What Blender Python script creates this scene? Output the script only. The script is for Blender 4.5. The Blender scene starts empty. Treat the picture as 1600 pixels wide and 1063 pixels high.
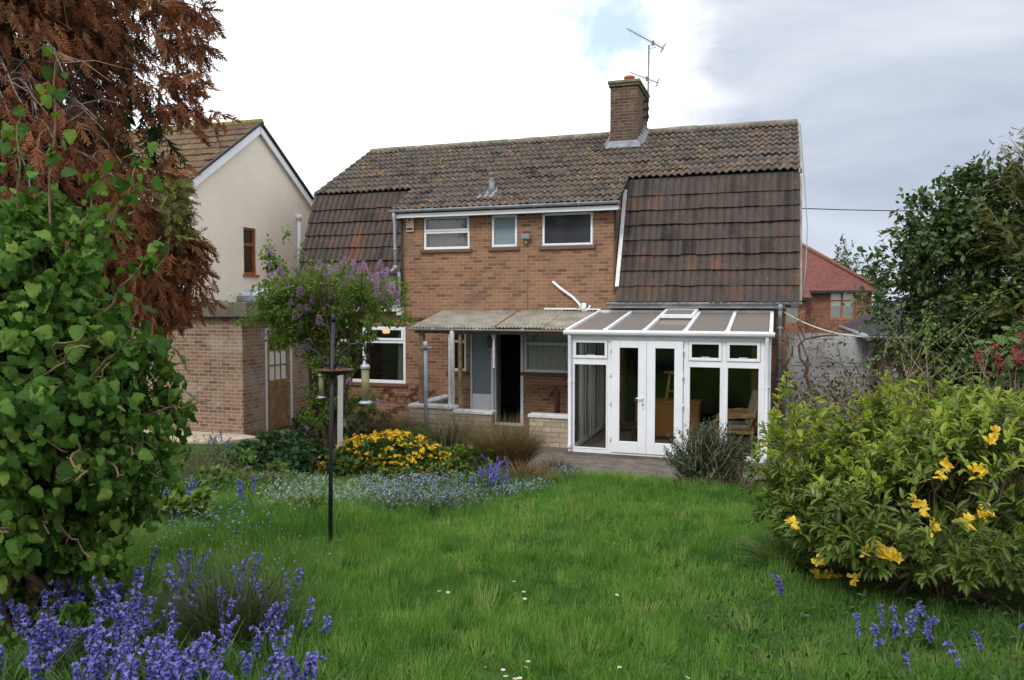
import bpy, math, random
import numpy as np
from mathutils import Vector, Matrix
random.seed(7)
RNG = np.random.default_rng(11)
SC = bpy.context.scene
COL = SC.collection
R = math.radians
# ------------------------------------------------------------------ camera, sky, sun, exposure
ZC = 2.7                                   # eye height above the patio, in metres
cam_d = bpy.data.cameras.new('camera'); cam = bpy.data.objects.new('camera', cam_d); COL.objects.link(cam)
cam.location = (0, 0, ZC); cam.rotation_euler = (R(90 - 2.65), 0, 0)
cam_d.sensor_width = 36; cam_d.lens = 36 * 1220 / 1600; cam_d.clip_start = .05; cam_d.clip_end = 3000
SC.camera = cam
SC.view_settings.view_transform = 'Standard'; SC.view_settings.look = 'None'
SC.view_settings.exposure = 0.38; SC.view_settings.gamma = 1
SC.cycles.max_bounces = 7; SC.cycles.transparent_max_bounces = 12; SC.cycles.use_denoising = True
SUN_EL, SUN_AZ = 44, 212                   # degrees; azimuth clockwise from +Y
sun_d = bpy.data.lights.new('sun', 'SUN'); sun = bpy.data.objects.new('sun', sun_d); COL.objects.link(sun)
sun_d.energy = 1.5; sun_d.angle = R(14); sun_d.color = (1, .95, .88)
sv = Vector((math.sin(R(SUN_AZ)) * math.cos(R(SUN_EL)), math.cos(R(SUN_AZ)) * math.cos(R(SUN_EL)), math.sin(R(SUN_EL))))
sun.rotation_euler = sv.to_track_quat('Z', 'Y').to_euler(); sun.location = (-8, -12, 20)

class NT:
    """small helper for node trees"""
    def __init__(s, tree): s.t = tree; tree.nodes.clear()
    def n(s, kind, ins=None, **kw):
        nd = s.t.nodes.new(kind)
        for k, v in kw.items(): setattr(nd, k, v)
        for k, v in (ins or {}).items():
            if isinstance(v, bpy.types.NodeSocket): s.t.links.new(v, nd.inputs[k])
            else: nd.inputs[k].default_value = v
        return nd
    def m(s, op, a, b=None, c=None, clamp=False):
        nd = s.t.nodes.new('ShaderNodeMath'); nd.operation = op; nd.use_clamp = clamp
        for i, v in enumerate((a, b, c)):
            if v is None: continue
            if isinstance(v, bpy.types.NodeSocket): s.t.links.new(v, nd.inputs[i])
            else: nd.inputs[i].default_value = v
        return nd.outputs[0]
    def mix(s, f, a, b, mode='MIX'):
        nd = s.t.nodes.new('ShaderNodeMix'); nd.data_type = 'RGBA'; nd.blend_type = mode
        for i, v in ((0, f), (6, a), (7, b)):
            if isinstance(v, bpy.types.NodeSocket): s.t.links.new(v, nd.inputs[i])
            elif i == 0: nd.inputs[i].default_value = v
            else: nd.inputs[i].default_value = (*v[:3], 1)
        return nd.outputs[2]
    def ramp(s, f, stops, interp='LINEAR'):
        nd = s.t.nodes.new('ShaderNodeValToRGB'); r = nd.color_ramp; r.interpolation = interp
        while len(r.elements) < len(stops): r.elements.new(.5)
        for e, (p, c) in zip(r.elements, stops):
            e.position = p; e.color = (*c, 1) if len(c) == 3 else c
        s.t.links.new(f, nd.inputs[0]); return nd.outputs[0]
    def ss(s, x, a, b):
        nd = s.t.nodes.new('ShaderNodeMapRange'); nd.interpolation_type = 'SMOOTHSTEP'
        s.t.links.new(x, nd.inputs[0]); nd.inputs[1].default_value = a; nd.inputs[2].default_value = b
        return nd.outputs[0]
    def noise(s, vec, scale, detail=3, rough=.55, dist=0):
        nd = s.t.nodes.new('ShaderNodeTexNoise')
        if vec is not None: s.t.links.new(vec, nd.inputs['Vector'])
        nd.inputs['Scale'].default_value = scale; nd.inputs['Detail'].default_value = detail
        nd.inputs['Roughness'].default_value = rough; nd.inputs['Distortion'].default_value = dist
        return nd.outputs[0]

w = bpy.data.worlds.new("World"); SC.world = w; w.use_nodes = True
N = NT(w.node_tree)
tc = N.n('ShaderNodeTexCoord').outputs['Generated']
sp = N.n('ShaderNodeSeparateXYZ', {0: tc}).outputs
sky = N.n('ShaderNodeTexSky', sky_type='NISHITA', sun_disc=False, sun_elevation=R(SUN_EL), sun_rotation=R(SUN_AZ))
az = N.m('ARCTAN2', sp[0], sp[1]); el = N.m('ARCSINE', sp[2])
mp = N.n('ShaderNodeMapping', {0: tc, 'Scale': (1.6, 1.6, 5.0)}).outputs[0]
mp2 = N.n('ShaderNodeMapping', {0: tc, 'Scale': (1.0, 1.0, 3.6)}).outputs[0]
n1 = N.noise(mp, 2.2, 6, .55); n2 = N.noise(mp2, 2.6, 6, .55, .4); n3 = N.noise(tc, 9, 6, .6)
t = N.m('ADD', az, N.m('MULTIPLY', N.m('SUBTRACT', n1, .5), .35))
t = N.m('ADD', t, N.m('MULTIPLY', N.m('SUBTRACT', n3, .5), .12))
gmask = N.m('MULTIPLY', N.ss(t, .11, .27), N.m('SUBTRACT', 1, N.ss(az, .75, 1.2)))
gmask = N.m('MULTIPLY', gmask, N.m('SUBTRACT', 1, N.ss(el, .6, .95)))
grey = N.ramp(n2, [(.34, (3.9, 4.4, 5.4)), (.5, (4.7, 5.2, 6.15)), (.66, (5.9, 6.3, 7.0))])
grey = N.mix(N.m('SUBTRACT', 1, N.ss(el, -.02, .14)), grey, (5.4, 6.0, 6.9))
white = N.ramp(n1, [(.3, (10.2, 10.4, 11.0)), (.6, (12.5, 12.5, 12.7))])
dx = N.m('DIVIDE', N.m('SUBTRACT', az, .115), .085); dy = N.m('DIVIDE', N.m('SUBTRACT', el, .325), .055)
rr = N.m('ADD', N.m('SQRT', N.m('ADD', N.m('MULTIPLY', dx, dx), N.m('MULTIPLY', dy, dy))), N.m('MULTIPLY', N.m('SUBTRACT', n3, .5), 2.6))
bmask = N.m('SUBTRACT', 1, N.ss(rr, .45, 1.15))
blue = N.mix(.72, N.mix(1, sky.outputs[0], (1.1, 1.25, 1.2), 'MULTIPLY'), (5.0, 6.9, 8.2))
c = N.mix(gmask, white, grey); c = N.mix(N.m('MULTIPLY', bmask, .85), c, blue)
bg = N.n('ShaderNodeBackground', {0: c, 1: .1})
N.n('ShaderNodeOutputWorld', {0: bg.outputs[0]})

# ------------------------------------------------------------------ frames of reference
TH = R(18.6); D0 = 17.0
def L(X, Y, Z=0.0):
    """house-aligned metres (X along the facade, Y into the house) to world"""
    return Vector((X * math.cos(TH) + Y * math.sin(TH), D0 - X * math.sin(TH) + Y * math.cos(TH), Z))
def lY(x, y): return x * math.sin(TH) + (y - D0) * math.cos(TH)
def lX(x, y): return x * math.cos(TH) - (y - D0) * math.sin(TH)
def sstep(a, b, v):
    t = np.clip((v - a) / (b - a), 0, 1); return t * t * (3 - 2 * t)
def gz(x, y):
    """height of the ground: patio level by the house, a small bank, then the lawn climbing to the viewer"""
    x = np.asarray(x, float); y = np.asarray(y, float)
    q = -(x * math.sin(TH) + (y - D0) * math.cos(TH))
    z = .10 * sstep(4.1, 4.9, q) + .068 * np.clip(q - 4.5, 0, 13)
    z = z + .03 * np.sin(x * 1.3 + y * .7) * sstep(5, 7, q) + .02 * np.sin(x * 2.9 - y * 2.1) * sstep(5, 7, q)
    return z
def vnoise(x, y, s=1.0, seed=0):
    """cheap smooth noise in about -1..1 for arrays"""
    r = np.random.default_rng(seed); o = 0
    for k in range(5):
        a = r.uniform(0, 6.28); f = s * r.uniform(.6, 1.9); p = r.uniform(0, 6.28)
        o = o + np.sin((x * math.cos(a) + y * math.sin(a)) * f * 2 + p + 1.3 * np.sin((y * math.cos(a) - x * math.sin(a)) * f + p * 2))
    return o / 3.2

# ------------------------------------------------------------------ object helpers
def tag(o, label=None, cat=None, group=None, kind=None):
    if label: o['label'] = label
    if cat: o['category'] = cat
    if group: o['group'] = group
    if kind: o['kind'] = kind
    return o
def empty(name, loc=(0, 0, 0), rz=0.0, label=None, cat=None, group=None):
    o = bpy.data.objects.new(name, None); COL.objects.link(o); o.location = loc; o.rotation_euler = (0, 0, rz)
    o.empty_display_size = .2
    return tag(o, label, cat, group)
def link(name, me, parent=None, loc=None, rz=None):
    o = bpy.data.objects.new(name, me); COL.objects.link(o)
    if parent is not None: o.parent = parent
    if loc is not None: o.location = loc
    if rz is not None: o.rotation_euler = (0, 0, rz)
    return o

class MB:
    """collects boxes, tubes and polygons and links them as ONE mesh object with box-projected UVs in metres"""
    def __init__(s): s.v = []; s.f = []; s.sm = []; s.uv = {}
    def add(s, vs, fs, smooth=False):
        b = len(s.v); s.v += [tuple(p) for p in vs]
        for f in fs: s.f.append([b + i for i in f]); s.sm.append(smooth)
        return s
    def box(s, x0, x1, y0, y1, z0, z1):
        v = [(x0, y0, z0), (x1, y0, z0), (x1, y1, z0), (x0, y1, z0), (x0, y0, z1), (x1, y0, z1), (x1, y1, z1), (x0, y1, z1)]
        return s.add(v, [(0, 3, 2, 1), (4, 5, 6, 7), (0, 1, 5, 4), (1, 2, 6, 5), (2, 3, 7, 6), (3, 0, 4, 7)])
    def bar(s, a, b, w, h, up=(0, 0, 1)):
        """rectangular bar from a to b, w across, h along up"""
        a, b = Vector(a), Vector(b); d = (b - a).normalized(); up = Vector(up)
        sd = d.cross(up).normalized(); u = sd.cross(d).normalized()
        v = []
        for p in (a, b):
            for i, j in ((-1, -1), (1, -1), (1, 1), (-1, 1)): v.append(p + sd * (i * w / 2) + u * (j * h / 2))
        return s.add(v, [(0, 1, 2, 3), (7, 6, 5, 4), (0, 4, 5, 1), (1, 5, 6, 2), (2, 6, 7, 3), (3, 7, 4, 0)])
    def tube(s, pts, rad, n=8, cap=True):
        pts = [Vector(p) for p in pts]; k = len(pts)
        if not hasattr(rad, '__len__'): rad = [rad] * k
        v = []; f = []; ref = None
        for i, p in enumerate(pts):
            d = (pts[min(i + 1, k - 1)] - pts[max(i - 1, 0)])
            d = d.normalized() if d.length > 1e-9 else Vector((0, 0, 1))
            if ref is None: ref = Vector((1, 0, 0)) if abs(d.x) < .8 else Vector((0, 1, 0))
            a = (ref - d * ref.dot(d)).normalized(); ref = a; b = d.cross(a)
            for j in range(n):
                t = 2 * math.pi * j / n; v.append(p + (a * math.cos(t) + b * math.sin(t)) * rad[i])
        for i in range(k - 1):
            for j in range(n):
                f.append((i * n + j, i * n + (j + 1) % n, (i + 1) * n + (j + 1) % n, (i + 1) * n + j))
        if cap: f.append(tuple(range(n - 1, -1, -1))); f.append(tuple((k - 1) * n + j for j in range(n)))
        return s.add(v, f, True)
    def lathe(s, prof, c=(0, 0, 0), n=16, sq=(1, 1)):
        v = []; f = []; k = len(prof)
        for r, z in prof:
            for j in range(n):
                t = 2 * math.pi * j / n; v.append((c[0] + r * math.cos(t) * sq[0], c[1] + r * math.sin(t) * sq[1], c[2] + z))
        for i in range(k - 1):
            for j in range(n): f.append((i * n + j, i * n + (j + 1) % n, (i + 1) * n + (j + 1) % n, (i + 1) * n + j))
        f.append(tuple(range(n - 1, -1, -1))); f.append(tuple((k - 1) * n + j for j in range(n)))
        return s.add(v, f, True)
    def prism(s, poly, axis, a, b):
        """polygon in the plane across axis, pushed from a to b (axis x: poly is (y,z); y: (x,z); z: (x,y))"""
        def P(p, t): return (t, p[0], p[1]) if axis == 'x' else (p[0], t, p[1]) if axis == 'y' else (p[0], p[1], t)
        n = len(poly); v = [P(p, a) for p in poly] + [P(p, b) for p in poly]
        f = [tuple(range(n)), tuple(range(2 * n - 1, n - 1, -1))] + [(i, i + n, (i + 1) % n + n, (i + 1) % n) for i in range(n)]
        return s.add(v, f)
    def frame(s, x0, x1, z0, z1, w, y0, y1):
        """rectangular frame in the XZ plane"""
        s.box(x0, x0 + w, y0, y1, z0, z1); s.box(x1 - w, x1, y0, y1, z0, z1)
        s.box(x0 + w, x1 - w, y0, y1, z0, z0 + w); return s.box(x0 + w, x1 - w, y0, y1, z1 - w, z1)
    def holes(s, x0, x1, z0, z1, hs, y0, y1):
        """wall slab in XZ with rectangular holes (hx0,hx1,hz0,hz1) and their reveals"""
        xs = sorted({x0, x1} | {h[0] for h in hs} | {h[1] for h in hs}); zs = sorted({z0, z1} | {h[2] for h in hs} | {h[3] for h in hs})
        xs = [x for x in xs if x0 <= x <= x1]; zs = [z for z in zs if z0 <= z <= z1]
        inh = lambda x, z: any(h[0] < x < h[1] and h[2] < z < h[3] for h in hs)
        for i in range(len(xs) - 1):
            for j in range(len(zs) - 1):
                if inh((xs[i] + xs[i + 1]) / 2, (zs[j] + zs[j + 1]) / 2): continue
                a, b, c, d = xs[i], xs[i + 1], zs[j], zs[j + 1]
                s.add([(a, y0, c), (b, y0, c), (b, y0, d), (a, y0, d)], [(0, 1, 2, 3)])
                s.add([(a, y1, c), (b, y1, c), (b, y1, d), (a, y1, d)], [(3, 2, 1, 0)])
        for a, b, c, d in hs + [(x0, x1, z0, z1)]:
            s.add([(a, y0, c), (a, y1, c), (a, y1, d), (a, y0, d), (b, y0, c), (b, y1, c), (b, y1, d), (b, y0, d)],
                  [(0, 3, 2, 1), (4, 5, 6, 7), (0, 1, 5, 4), (3, 7, 6, 2)])
        return s
    def mesh(s, name, mat, bevel=0):
        me = bpy.data.meshes.new(name); me.from_pydata(s.v, [], s.f)
        me.materials.append(mat)
        me.polygons.foreach_set('use_smooth', s.sm)
        uv = me.uv_layers.new(name='UVMap').data
        vs = s.v
        for p in me.polygons:
            n = p.normal; ax = max(range(3), key=lambda i: abs(n[i]))
            for li in p.loop_indices:
                q = vs[me.loops[li].vertex_index]
                uv[li].uv = (q[1], q[2]) if ax == 0 else (q[0], q[2]) if ax == 1 else (q[0], q[1])
        me.update(); return me
    def build(s, name, mat, parent=None, loc=None, rz=None, bevel=0):
        o = link(name, s.mesh(name, mat), parent, loc, rz)
        if bevel:
            m = o.modifiers.new('bevel', 'BEVEL'); m.width = bevel; m.segments = 2; m.limit_method = 'ANGLE'
        return o

def raw_mesh(name, V, T, mat, rnd=None, mid=None, smooth=False):
    """triangle mesh from numpy arrays, with optional per-vertex float attributes"""
    me = bpy.data.meshes.new(name); nv, nf = len(V), len(T)
    me.vertices.add(nv); me.vertices.foreach_set('co', np.ascontiguousarray(V, np.float32).ravel())
    me.loops.add(nf * 3); me.loops.foreach_set('vertex_index', np.ascontiguousarray(T, np.int32).ravel())
    me.polygons.add(nf); me.polygons.foreach_set('loop_start', np.arange(0, nf * 3, 3, dtype=np.int32))
    me.polygons.foreach_set('use_smooth', np.full(nf, smooth))
    for nm, a in (('rnd', rnd), ('mid', mid)):
        if a is not None:
            at = me.attributes.new(nm, 'FLOAT', 'POINT'); at.data.foreach_set('value', np.ascontiguousarray(a, np.float32))
    me.materials.append(mat); me.update(calc_edges=True); return me

def nrm(a): return a / np.maximum(np.linalg.norm(a, axis=-1, keepdims=True), 1e-9)
def basis(d, nl):
    """rotation matrices whose columns are side, d (leaf axis) and normal"""
    d = nrm(d); s = nrm(np.cross(d, nl)); n = np.cross(s, d)
    return np.stack([s, d, n], axis=-1)
def scatter(tmpl, P, B, S, rnd=None, mid=None):
    """tmpl=(verts, tris); copies it to points P with rotations B and sizes S (scalar or xyz per copy)"""
    tv, tt = np.asarray(tmpl[0], float), np.asarray(tmpl[1], int); n = len(P); k = len(tv)
    S = np.asarray(S, float)
    loc = tv[None] * (S[:, None, None] if S.ndim == 1 else S[:, None, :])
    V = np.einsum('nij,nkj->nki', B, loc) + P[:, None, :]
    T = tt[None] + (np.arange(n) * k)[:, None, None]
    r = RNG.random(n) if rnd is None else np.asarray(rnd)
    out = [V.reshape(-1, 3), T.reshape(-1, 3), np.repeat(r, k)]
    out.append(np.tile(mid if mid is not None else np.zeros(k), n)); return out
def merge(parts):
    o = 0; V = []; T = []; A = []; M_ = []
    for v, t, a, m in parts: V.append(v); T.append(t + o); A.append(a); M_.append(m); o += len(v)
    return np.concatenate(V), np.concatenate(T), np.concatenate(A), np.concatenate(M_)
def foliage(name, parts, mat, parent=None, smooth=False):
    if isinstance(parts, list) and len(parts) and not isinstance(parts[0], list): parts = [parts]
    V, T, a, m = merge(parts); o = link(name, raw_mesh(name, V, T, mat, a, m, smooth), parent); return o
def rdir(n):
    v = RNG.normal(size=(n, 3)); return nrm(v)

# leaf shapes: (verts, tris) unit length along +y, normal +z ; MID marks the midrib for variegation
LEAF_OVAL = ([(0, 0, 0), (-.26, .3, .07), (0, .32, 0), (.26, .3, .07), (-.24, .66, .04), (0, .66, -.04), (.24, .66, .04), (0, 1, -.16)],
             [(0, 2, 1), (0, 3, 2), (1, 2, 5), (1, 5, 4), (2, 3, 6), (2, 6, 5), (4, 5, 7), (5, 6, 7)])
LEAF_MID = np.array([1, 0, 1, 0, 0, 1, 0, .6])
LEAF_WIDE = ([(0, 0, 0), (-.40, .22, .10), (0, .3, -.02), (.36, .25, .05), (-.42, .6, .0), (0, .62, -.05), (.44, .58, .10), (-.16, .86, -.13), (.15, .88, -.08), (.03, 1.05, -.24)],
             [(0, 2, 1), (0, 3, 2), (1, 2, 5), (1, 5, 4), (2, 3, 6), (2, 6, 5), (4, 5, 7), (5, 6, 8), (5, 8, 7), (7, 8, 9)])
LEAF_LANCE = ([(0, 0, 0), (-.13, .35, .04), (0, .37, 0), (.13, .35, .04), (-.11, .7, 0), (0, .7, -.05), (.11, .7, 0), (0, 1, -.14)],
              LEAF_OVAL[1])
LEAF_LIGHT = ([(0, 0, 0), (-.24, .45, .08), (.24, .45, .08), (0, 1, -.1)], [(0, 2, 1), (1, 2, 3)])
BLADE = ([(-.5, 0, 0), (.5, 0, 0), (-.34, .55, .10), (.34, .55, .10), (0, 1, .42)], [(0, 1, 3), (0, 3, 2), (2, 3, 4)])
def fine_leaf(seed, width=.42, curl=.2, rows=9, pleat=.045, tip=1.3):
    """finely meshed leaf with toothed edge, sunken veins and a curl of its own"""
    r = random.Random(seed); v = []; f = []; tw = r.uniform(-.5, .5); cu = curl * r.uniform(.5, 1.7); side = r.uniform(-.25, .25)
    cols = (-1, -.55, 0, .55, 1)
    for i in range(rows + 1):
        t = i / rows; w = width * (math.sin(math.pi * min(1, t ** .62 * .97 + .03)) ** .85)
        for c in cols:
            j = r.uniform(.9, 1.12) if abs(c) == 1 else 1
            x = c * w * j + side * t * t * .6; fold = abs(c) * w * (.20 - .75 * t) ; pl = pleat * (1 if i % 2 else -1) * (.4 + abs(c)) * (1 if c else -.3) + r.gauss(0, .02)
            v.append((x, t * (1.0 if c == 0 else .96 + .02 * abs(c)), fold - cu * t * t - tw * c * w * t * .8 + pl))
    k = len(cols)
    for i in range(rows):
        for j in range(k - 1):
            a = i * k + j; f += [(a, a + 1, a + k + 1), (a, a + k + 1, a + k)]
    return v, f
def frond(n=9, seed=0, sp=.34, droop=.25):
    """flat feathery conifer spray: a rachis with tapering side shoots"""
    r = random.Random(seed); v = []; f = []
    def strip(a, b, wd, z0, z1):
        a, b = Vector((*a, z0)), Vector((*b, z1)); d = b - a; s_ = Vector((-d.y, d.x, 0)).normalized() * wd
        k = len(v); v.extend([tuple(a - s_), tuple(a + s_), tuple(a.lerp(b, .6) + s_ * .9), tuple(a.lerp(b, .6) - s_ * .9), tuple(b)])
        f.extend([(k, k + 1, k + 2), (k, k + 2, k + 3), (k + 3, k + 2, k + 4)])
    strip((0, 0), (0, 1), .03, 0, -droop)
    for i in range(n):
        t = .06 + .9 * (i + r.uniform(-.4, .4)) / n; ln = sp * (1 - .6 * t) * r.uniform(.45, 1.3); sd = 1 if i % 2 else -1
        an = r.uniform(.35, .95); strip((0, t), (sd * ln * math.sin(an), t + ln * math.cos(an)), .026, -droop * t, -droop * t + r.uniform(-.10, .04))
    return v, f
def grow(mb, start, d, length, r0, level, rng, tips, bend=.35, kids=(3, 3), up=.1, seg=6, shrink=.62, spread=.9, n=6, twist=0):
    """recursive branch: adds tapered tubes, collects points for leaves in tips as (pos, dir, level)"""
    p = Vector(start); d = Vector(d).normalized(); pts = [p.copy()]; rad = [r0]; st = length / seg
    for i in range(seg):
        d = (d + Vector((rng.gauss(0, bend), rng.gauss(0, bend), rng.gauss(0, bend) + up)) * (.5 + twist)).normalized()
        p = p + d * st; pts.append(p.copy()); rad.append(r0 * (1 - .62 * (i + 1) / seg))
        if level == 0 or i >= seg - 2: tips.append((p.copy(), d.copy(), level))
    mb.tube(pts, rad, n if level > 0 else 4, cap=False)
    if level > 0:
        for k in range(kids[min(level - 1, len(kids) - 1)]):
            i = rng.randint(max(1, seg // 3), seg); q = pts[i]; a = rng.uniform(0, 6.28)
            sd = Vector((math.cos(a), math.sin(a), rng.uniform(-.2, .7)))
            base = (pts[i] - pts[i - 1]).normalized()
            grow(mb, q, base * (1 - spread * .5) + sd * spread, length * shrink * rng.uniform(.75, 1.2), rad[i] * .7, level - 1, rng, tips, bend, kids, up, seg, shrink, spread, n, twist)
# ------------------------------------------------------------------ materials
def newmat(name):
    m = bpy.data.materials.new(name); m.use_nodes = True; return m, NT(m.node_tree)
def finish(N, col, rough=.7, bump=None, strength=.3, dist=.01, metal=0.0, spec=.35, **kw):
    b = N.n('ShaderNodeBsdfPrincipled', {'Metallic': metal, 'Specular IOR Level': spec})
    for k, v in (('Base Color', col), ('Roughness', rough)):
        if isinstance(v, bpy.types.NodeSocket): N.t.links.new(v, b.inputs[k])
        else: b.inputs[k].default_value = (*v, 1) if k == 'Base Color' else v
    if bump is not None:
        bp = N.n('ShaderNodeBump', {'Height': bump, 'Strength': strength, 'Distance': dist}); N.t.links.new(bp.outputs[0], b.inputs['Normal'])
    N.n('ShaderNodeOutputMaterial', {0: b.outputs[0]}); return b
def plain(name, col, rough=.6, var=.25, scale=6, metal=0.0, bump=.15, dirt=None, spec=.35):
    m, N = newmat(name); o = N.n('ShaderNodeTexCoord').outputs['Object']
    n = N.noise(o, scale, 5, .6); n2 = N.noise(o, scale * 9, 3, .6)
    c = N.mix(N.ss(n, .3, .72), tuple(x * (1 - var) for x in col), tuple(min(x * (1 + var * .6), .95) for x in col))
    c = N.mix(N.m('MULTIPLY', n2, .25), c, tuple(x * .6 for x in col))
    if dirt is not None:
        n4 = N.noise(o, scale * 2.3, 6, .7); c = N.mix(N.m('MULTIPLY', N.ss(n4, .52, .75), .75), c, dirt)
    finish(N, c, rough, n2, bump, .004, metal, spec); return m
def leafmat(name, cols, trans=.28, rough=.5, midcol=None, midamt=.8, spec=.3, tcol=None):
    m, N = newmat(name)
    a = N.n('ShaderNodeAttribute', attribute_name='rnd').outputs['Fac']
    st = [(i / max(1, len(cols) - 1), c) for i, c in enumerate(cols)]
    c = N.ramp(a, st)
    if midcol is not None:
        md = N.n('ShaderNodeAttribute', attribute_name='mid').outputs['Fac']
        wob = N.noise(N.n('ShaderNodeTexCoord').outputs['Object'], 60, 2)
        f = N.m('MULTIPLY', N.ss(N.m('ADD', md, N.m('MULTIPLY', N.m('SUBTRACT', wob, .5), .9)), .35, .75), midamt)
        c = N.mix(f, c, midcol)
    n = N.noise(N.n('ShaderNodeTexCoord').outputs['Object'], 7, 3)
    c = N.mix(N.m('MULTIPLY', N.ss(n, .35, .7), .35), c, N.mix(1, c, (.55, .6, .5), 'MULTIPLY'))
    b = N.n('ShaderNodeBsdfPrincipled', {'Base Color': c, 'Roughness': rough, 'Specular IOR Level': spec})
    tr = N.n('ShaderNodeBsdfTranslucent', {'Color': N.mix(1, c, tcol or (1.25, 1.25, .6), 'MULTIPLY')})
    mx = N.n('ShaderNodeMixShader', {0: trans, 1: b.outputs[0], 2: tr.outputs[0]})
    N.n('ShaderNodeOutputMaterial', {0: mx.outputs[0]}); return m
def brick(name, cols, mortar, dirt=None, bw=.225, bh=.075, lich=None, mort_w=.011):
    m, N = newmat(name)
    uv = N.n('ShaderNodeSeparateXYZ', {0: N.n('ShaderNodeUVMap', uv_map='UVMap').outputs[0]}).outputs
    ob = N.n('ShaderNodeTexCoord').outputs['Object']
    v = N.m('DIVIDE', uv[1], bh); row = N.m('FLOOR', v); fv = N.m('FRACT', v)
    jit = N.n('ShaderNodeTexWhiteNoise', {'W': row}, noise_dimensions='1D').outputs[0]
    u = N.m('ADD', N.m('DIVIDE', uv[0], bw), N.m('ADD', N.m('MULTIPLY', N.m('FLOORED_MODULO', row, 2), .5), N.m('MULTIPLY', jit, .08)))
    cl = N.m('FLOOR', u); fu = N.m('FRACT', u)
    cv = N.n('ShaderNodeCombineXYZ', {0: cl, 1: row}).outputs[0]
    wn = N.n('ShaderNodeTexWhiteNoise', {'Vector': cv}, noise_dimensions='2D').outputs[0]
    big = N.noise(ob, .9, 4, .6); sm = N.noise(ob, 45, 4, .65)
    f = N.m('ADD', N.m('MULTIPLY', wn, .8), N.m('MULTIPLY', N.m('SUBTRACT', big, .4), .5), clamp=True)
    c = N.ramp(f, [(i / (len(cols) - 1), k) for i, k in enumerate(cols)])
    c = N.mix(N.m('MULTIPLY', sm, .55), c, N.mix(1, c, (.6, .55, .5), 'MULTIPLY'))
    eu = N.m('MINIMUM', fu, N.m('SUBTRACT', 1, fu)); ev = N.m('MINIMUM', fv, N.m('SUBTRACT', 1, fv))
    wob = N.m('MULTIPLY', N.m('SUBTRACT', sm, .5), .02)
    e = N.m('ADD', N.m('MINIMUM', N.m('MULTIPLY', eu, bw), N.m('MULTIPLY', ev, bh)), N.m('MULTIPLY', wob, .2))
    bm = N.ss(e, mort_w * .32, mort_w * .62)
    c = N.mix(bm, mortar, c)
    if dirt is not None: c = N.mix(N.m('MULTIPLY', N.ss(N.noise(ob, 1.5, 6, .72), .44, .68), .7), c, dirt)
    if lich is not None: c = N.mix(N.m('MULTIPLY', N.ss(N.noise(ob, 5.5, 6, .72), .52, .66), .8), c, lich)
    h = N.m('ADD', bm, N.m('MULTIPLY', sm, .35))
    finish(N, c, .88, h, .55, .006, spec=.2); return m
def tiles(name, cols, spots, streak=0.0):
    """per-tile colours from UV cells (u in tiles, v in courses), with lichen blotches"""
    m, N = newmat(name)
    uvn = N.n('ShaderNodeUVMap', uv_map='UVMap').outputs[0]; uv = N.n('ShaderNodeSeparateXYZ', {0: uvn}).outputs
    ob = N.n('ShaderNodeTexCoord').outputs['Object']
    cv = N.n('ShaderNodeCombineXYZ', {0: N.m('FLOOR', uv[0]), 1: N.m('FLOOR', uv[1])}).outputs[0]
    wn = N.n('ShaderNodeTexWhiteNoise', {'Vector': cv}, noise_dimensions='2D').outputs[0]
    hv = N.n('ShaderNodeCombineXYZ', {0: N.m('FLOOR', N.m('MULTIPLY', uv[0], 2)), 1: N.m('FLOOR', uv[1])}).outputs[0]
    wh = N.n('ShaderNodeTexWhiteNoise', {'Vector': hv}, noise_dimensions='2D').outputs[0]
    big = N.noise(ob, 1.1, 4, .6)
    f = N.m('ADD', N.m('ADD', N.m('MULTIPLY', wn, .32), N.m('MULTIPLY', wh, .48)), N.m('MULTIPLY', N.m('SUBTRACT', big, .42), 1.1), clamp=True)
    c = N.ramp(f, [(i / (len(cols) - 1), k) for i, k in enumerate(cols)])
    st = N.n('ShaderNodeMapping', {0: uvn, 'Scale': (9, .9, 1)}).outputs[0]
    s1 = N.noise(st, 1.6, 5, .7)
    c = N.mix(N.m('MULTIPLY', N.ss(s1, .42, .75), .65), c, N.mix(1, c, (.42, .42, .42), 'MULTIPLY'))
    for sc, lo, hi, amt, k, gate in spots:
        a = N.noise(ob, sc, 6, .75); g = N.ss(N.noise(ob, sc * .12, 3, .6), gate - .06, gate + .10)
        c = N.mix(N.m('MULTIPLY', N.m('MULTIPLY', N.ss(a, lo, hi), amt), g), c, k)
    if streak:
        s2 = N.noise(N.n('ShaderNodeMapping', {0: uvn, 'Scale': (14, 1.6, 1)}).outputs[0], 1.0, 4, .7)
        c = N.mix(N.m('MULTIPLY', N.ss(s2, .66, .74), streak), c, (.42, .40, .35))
    fine = N.noise(ob, 60, 4, .7)
    finish(N, c, .92, fine, .5, .006, spec=.15); return m

BR = brick('buff_brick', [(.125, .06, .042), (.20, .105, .066), (.28, .150, .088), (.32, .18, .105), (.24, .128, .080), (.39, .25, .155)], (.33, .25, .18), (.17, .11, .08))
BR_OUT = brick('brown_brick', [(.11, .066, .045), (.20, .122, .080), (.27, .168, .108), (.22, .135, .09), (.33, .235, .165)], (.36, .31, .26), (.36, .31, .27))
BR_CHIM = brick('chimney_brick', [(.055, .032, .027), (.09, .053, .042), (.125, .070, .052), (.08, .05, .04)], (.20, .17, .14), (.075, .065, .055), lich=(.15, .14, .075))
BR_RED = brick('red_brick', [(.14, .058, .042), (.19, .078, .056), (.22, .095, .068), (.16, .066, .05)], (.26, .18, .14))
BR_BLOCK = brick('split_block', [(.40, .34, .25), (.50, .43, .33), (.58, .51, .40), (.45, .37, .27)], (.22, .18, .13), (.24, .21, .15), bw=.33, bh=.095, mort_w=.014)
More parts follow.
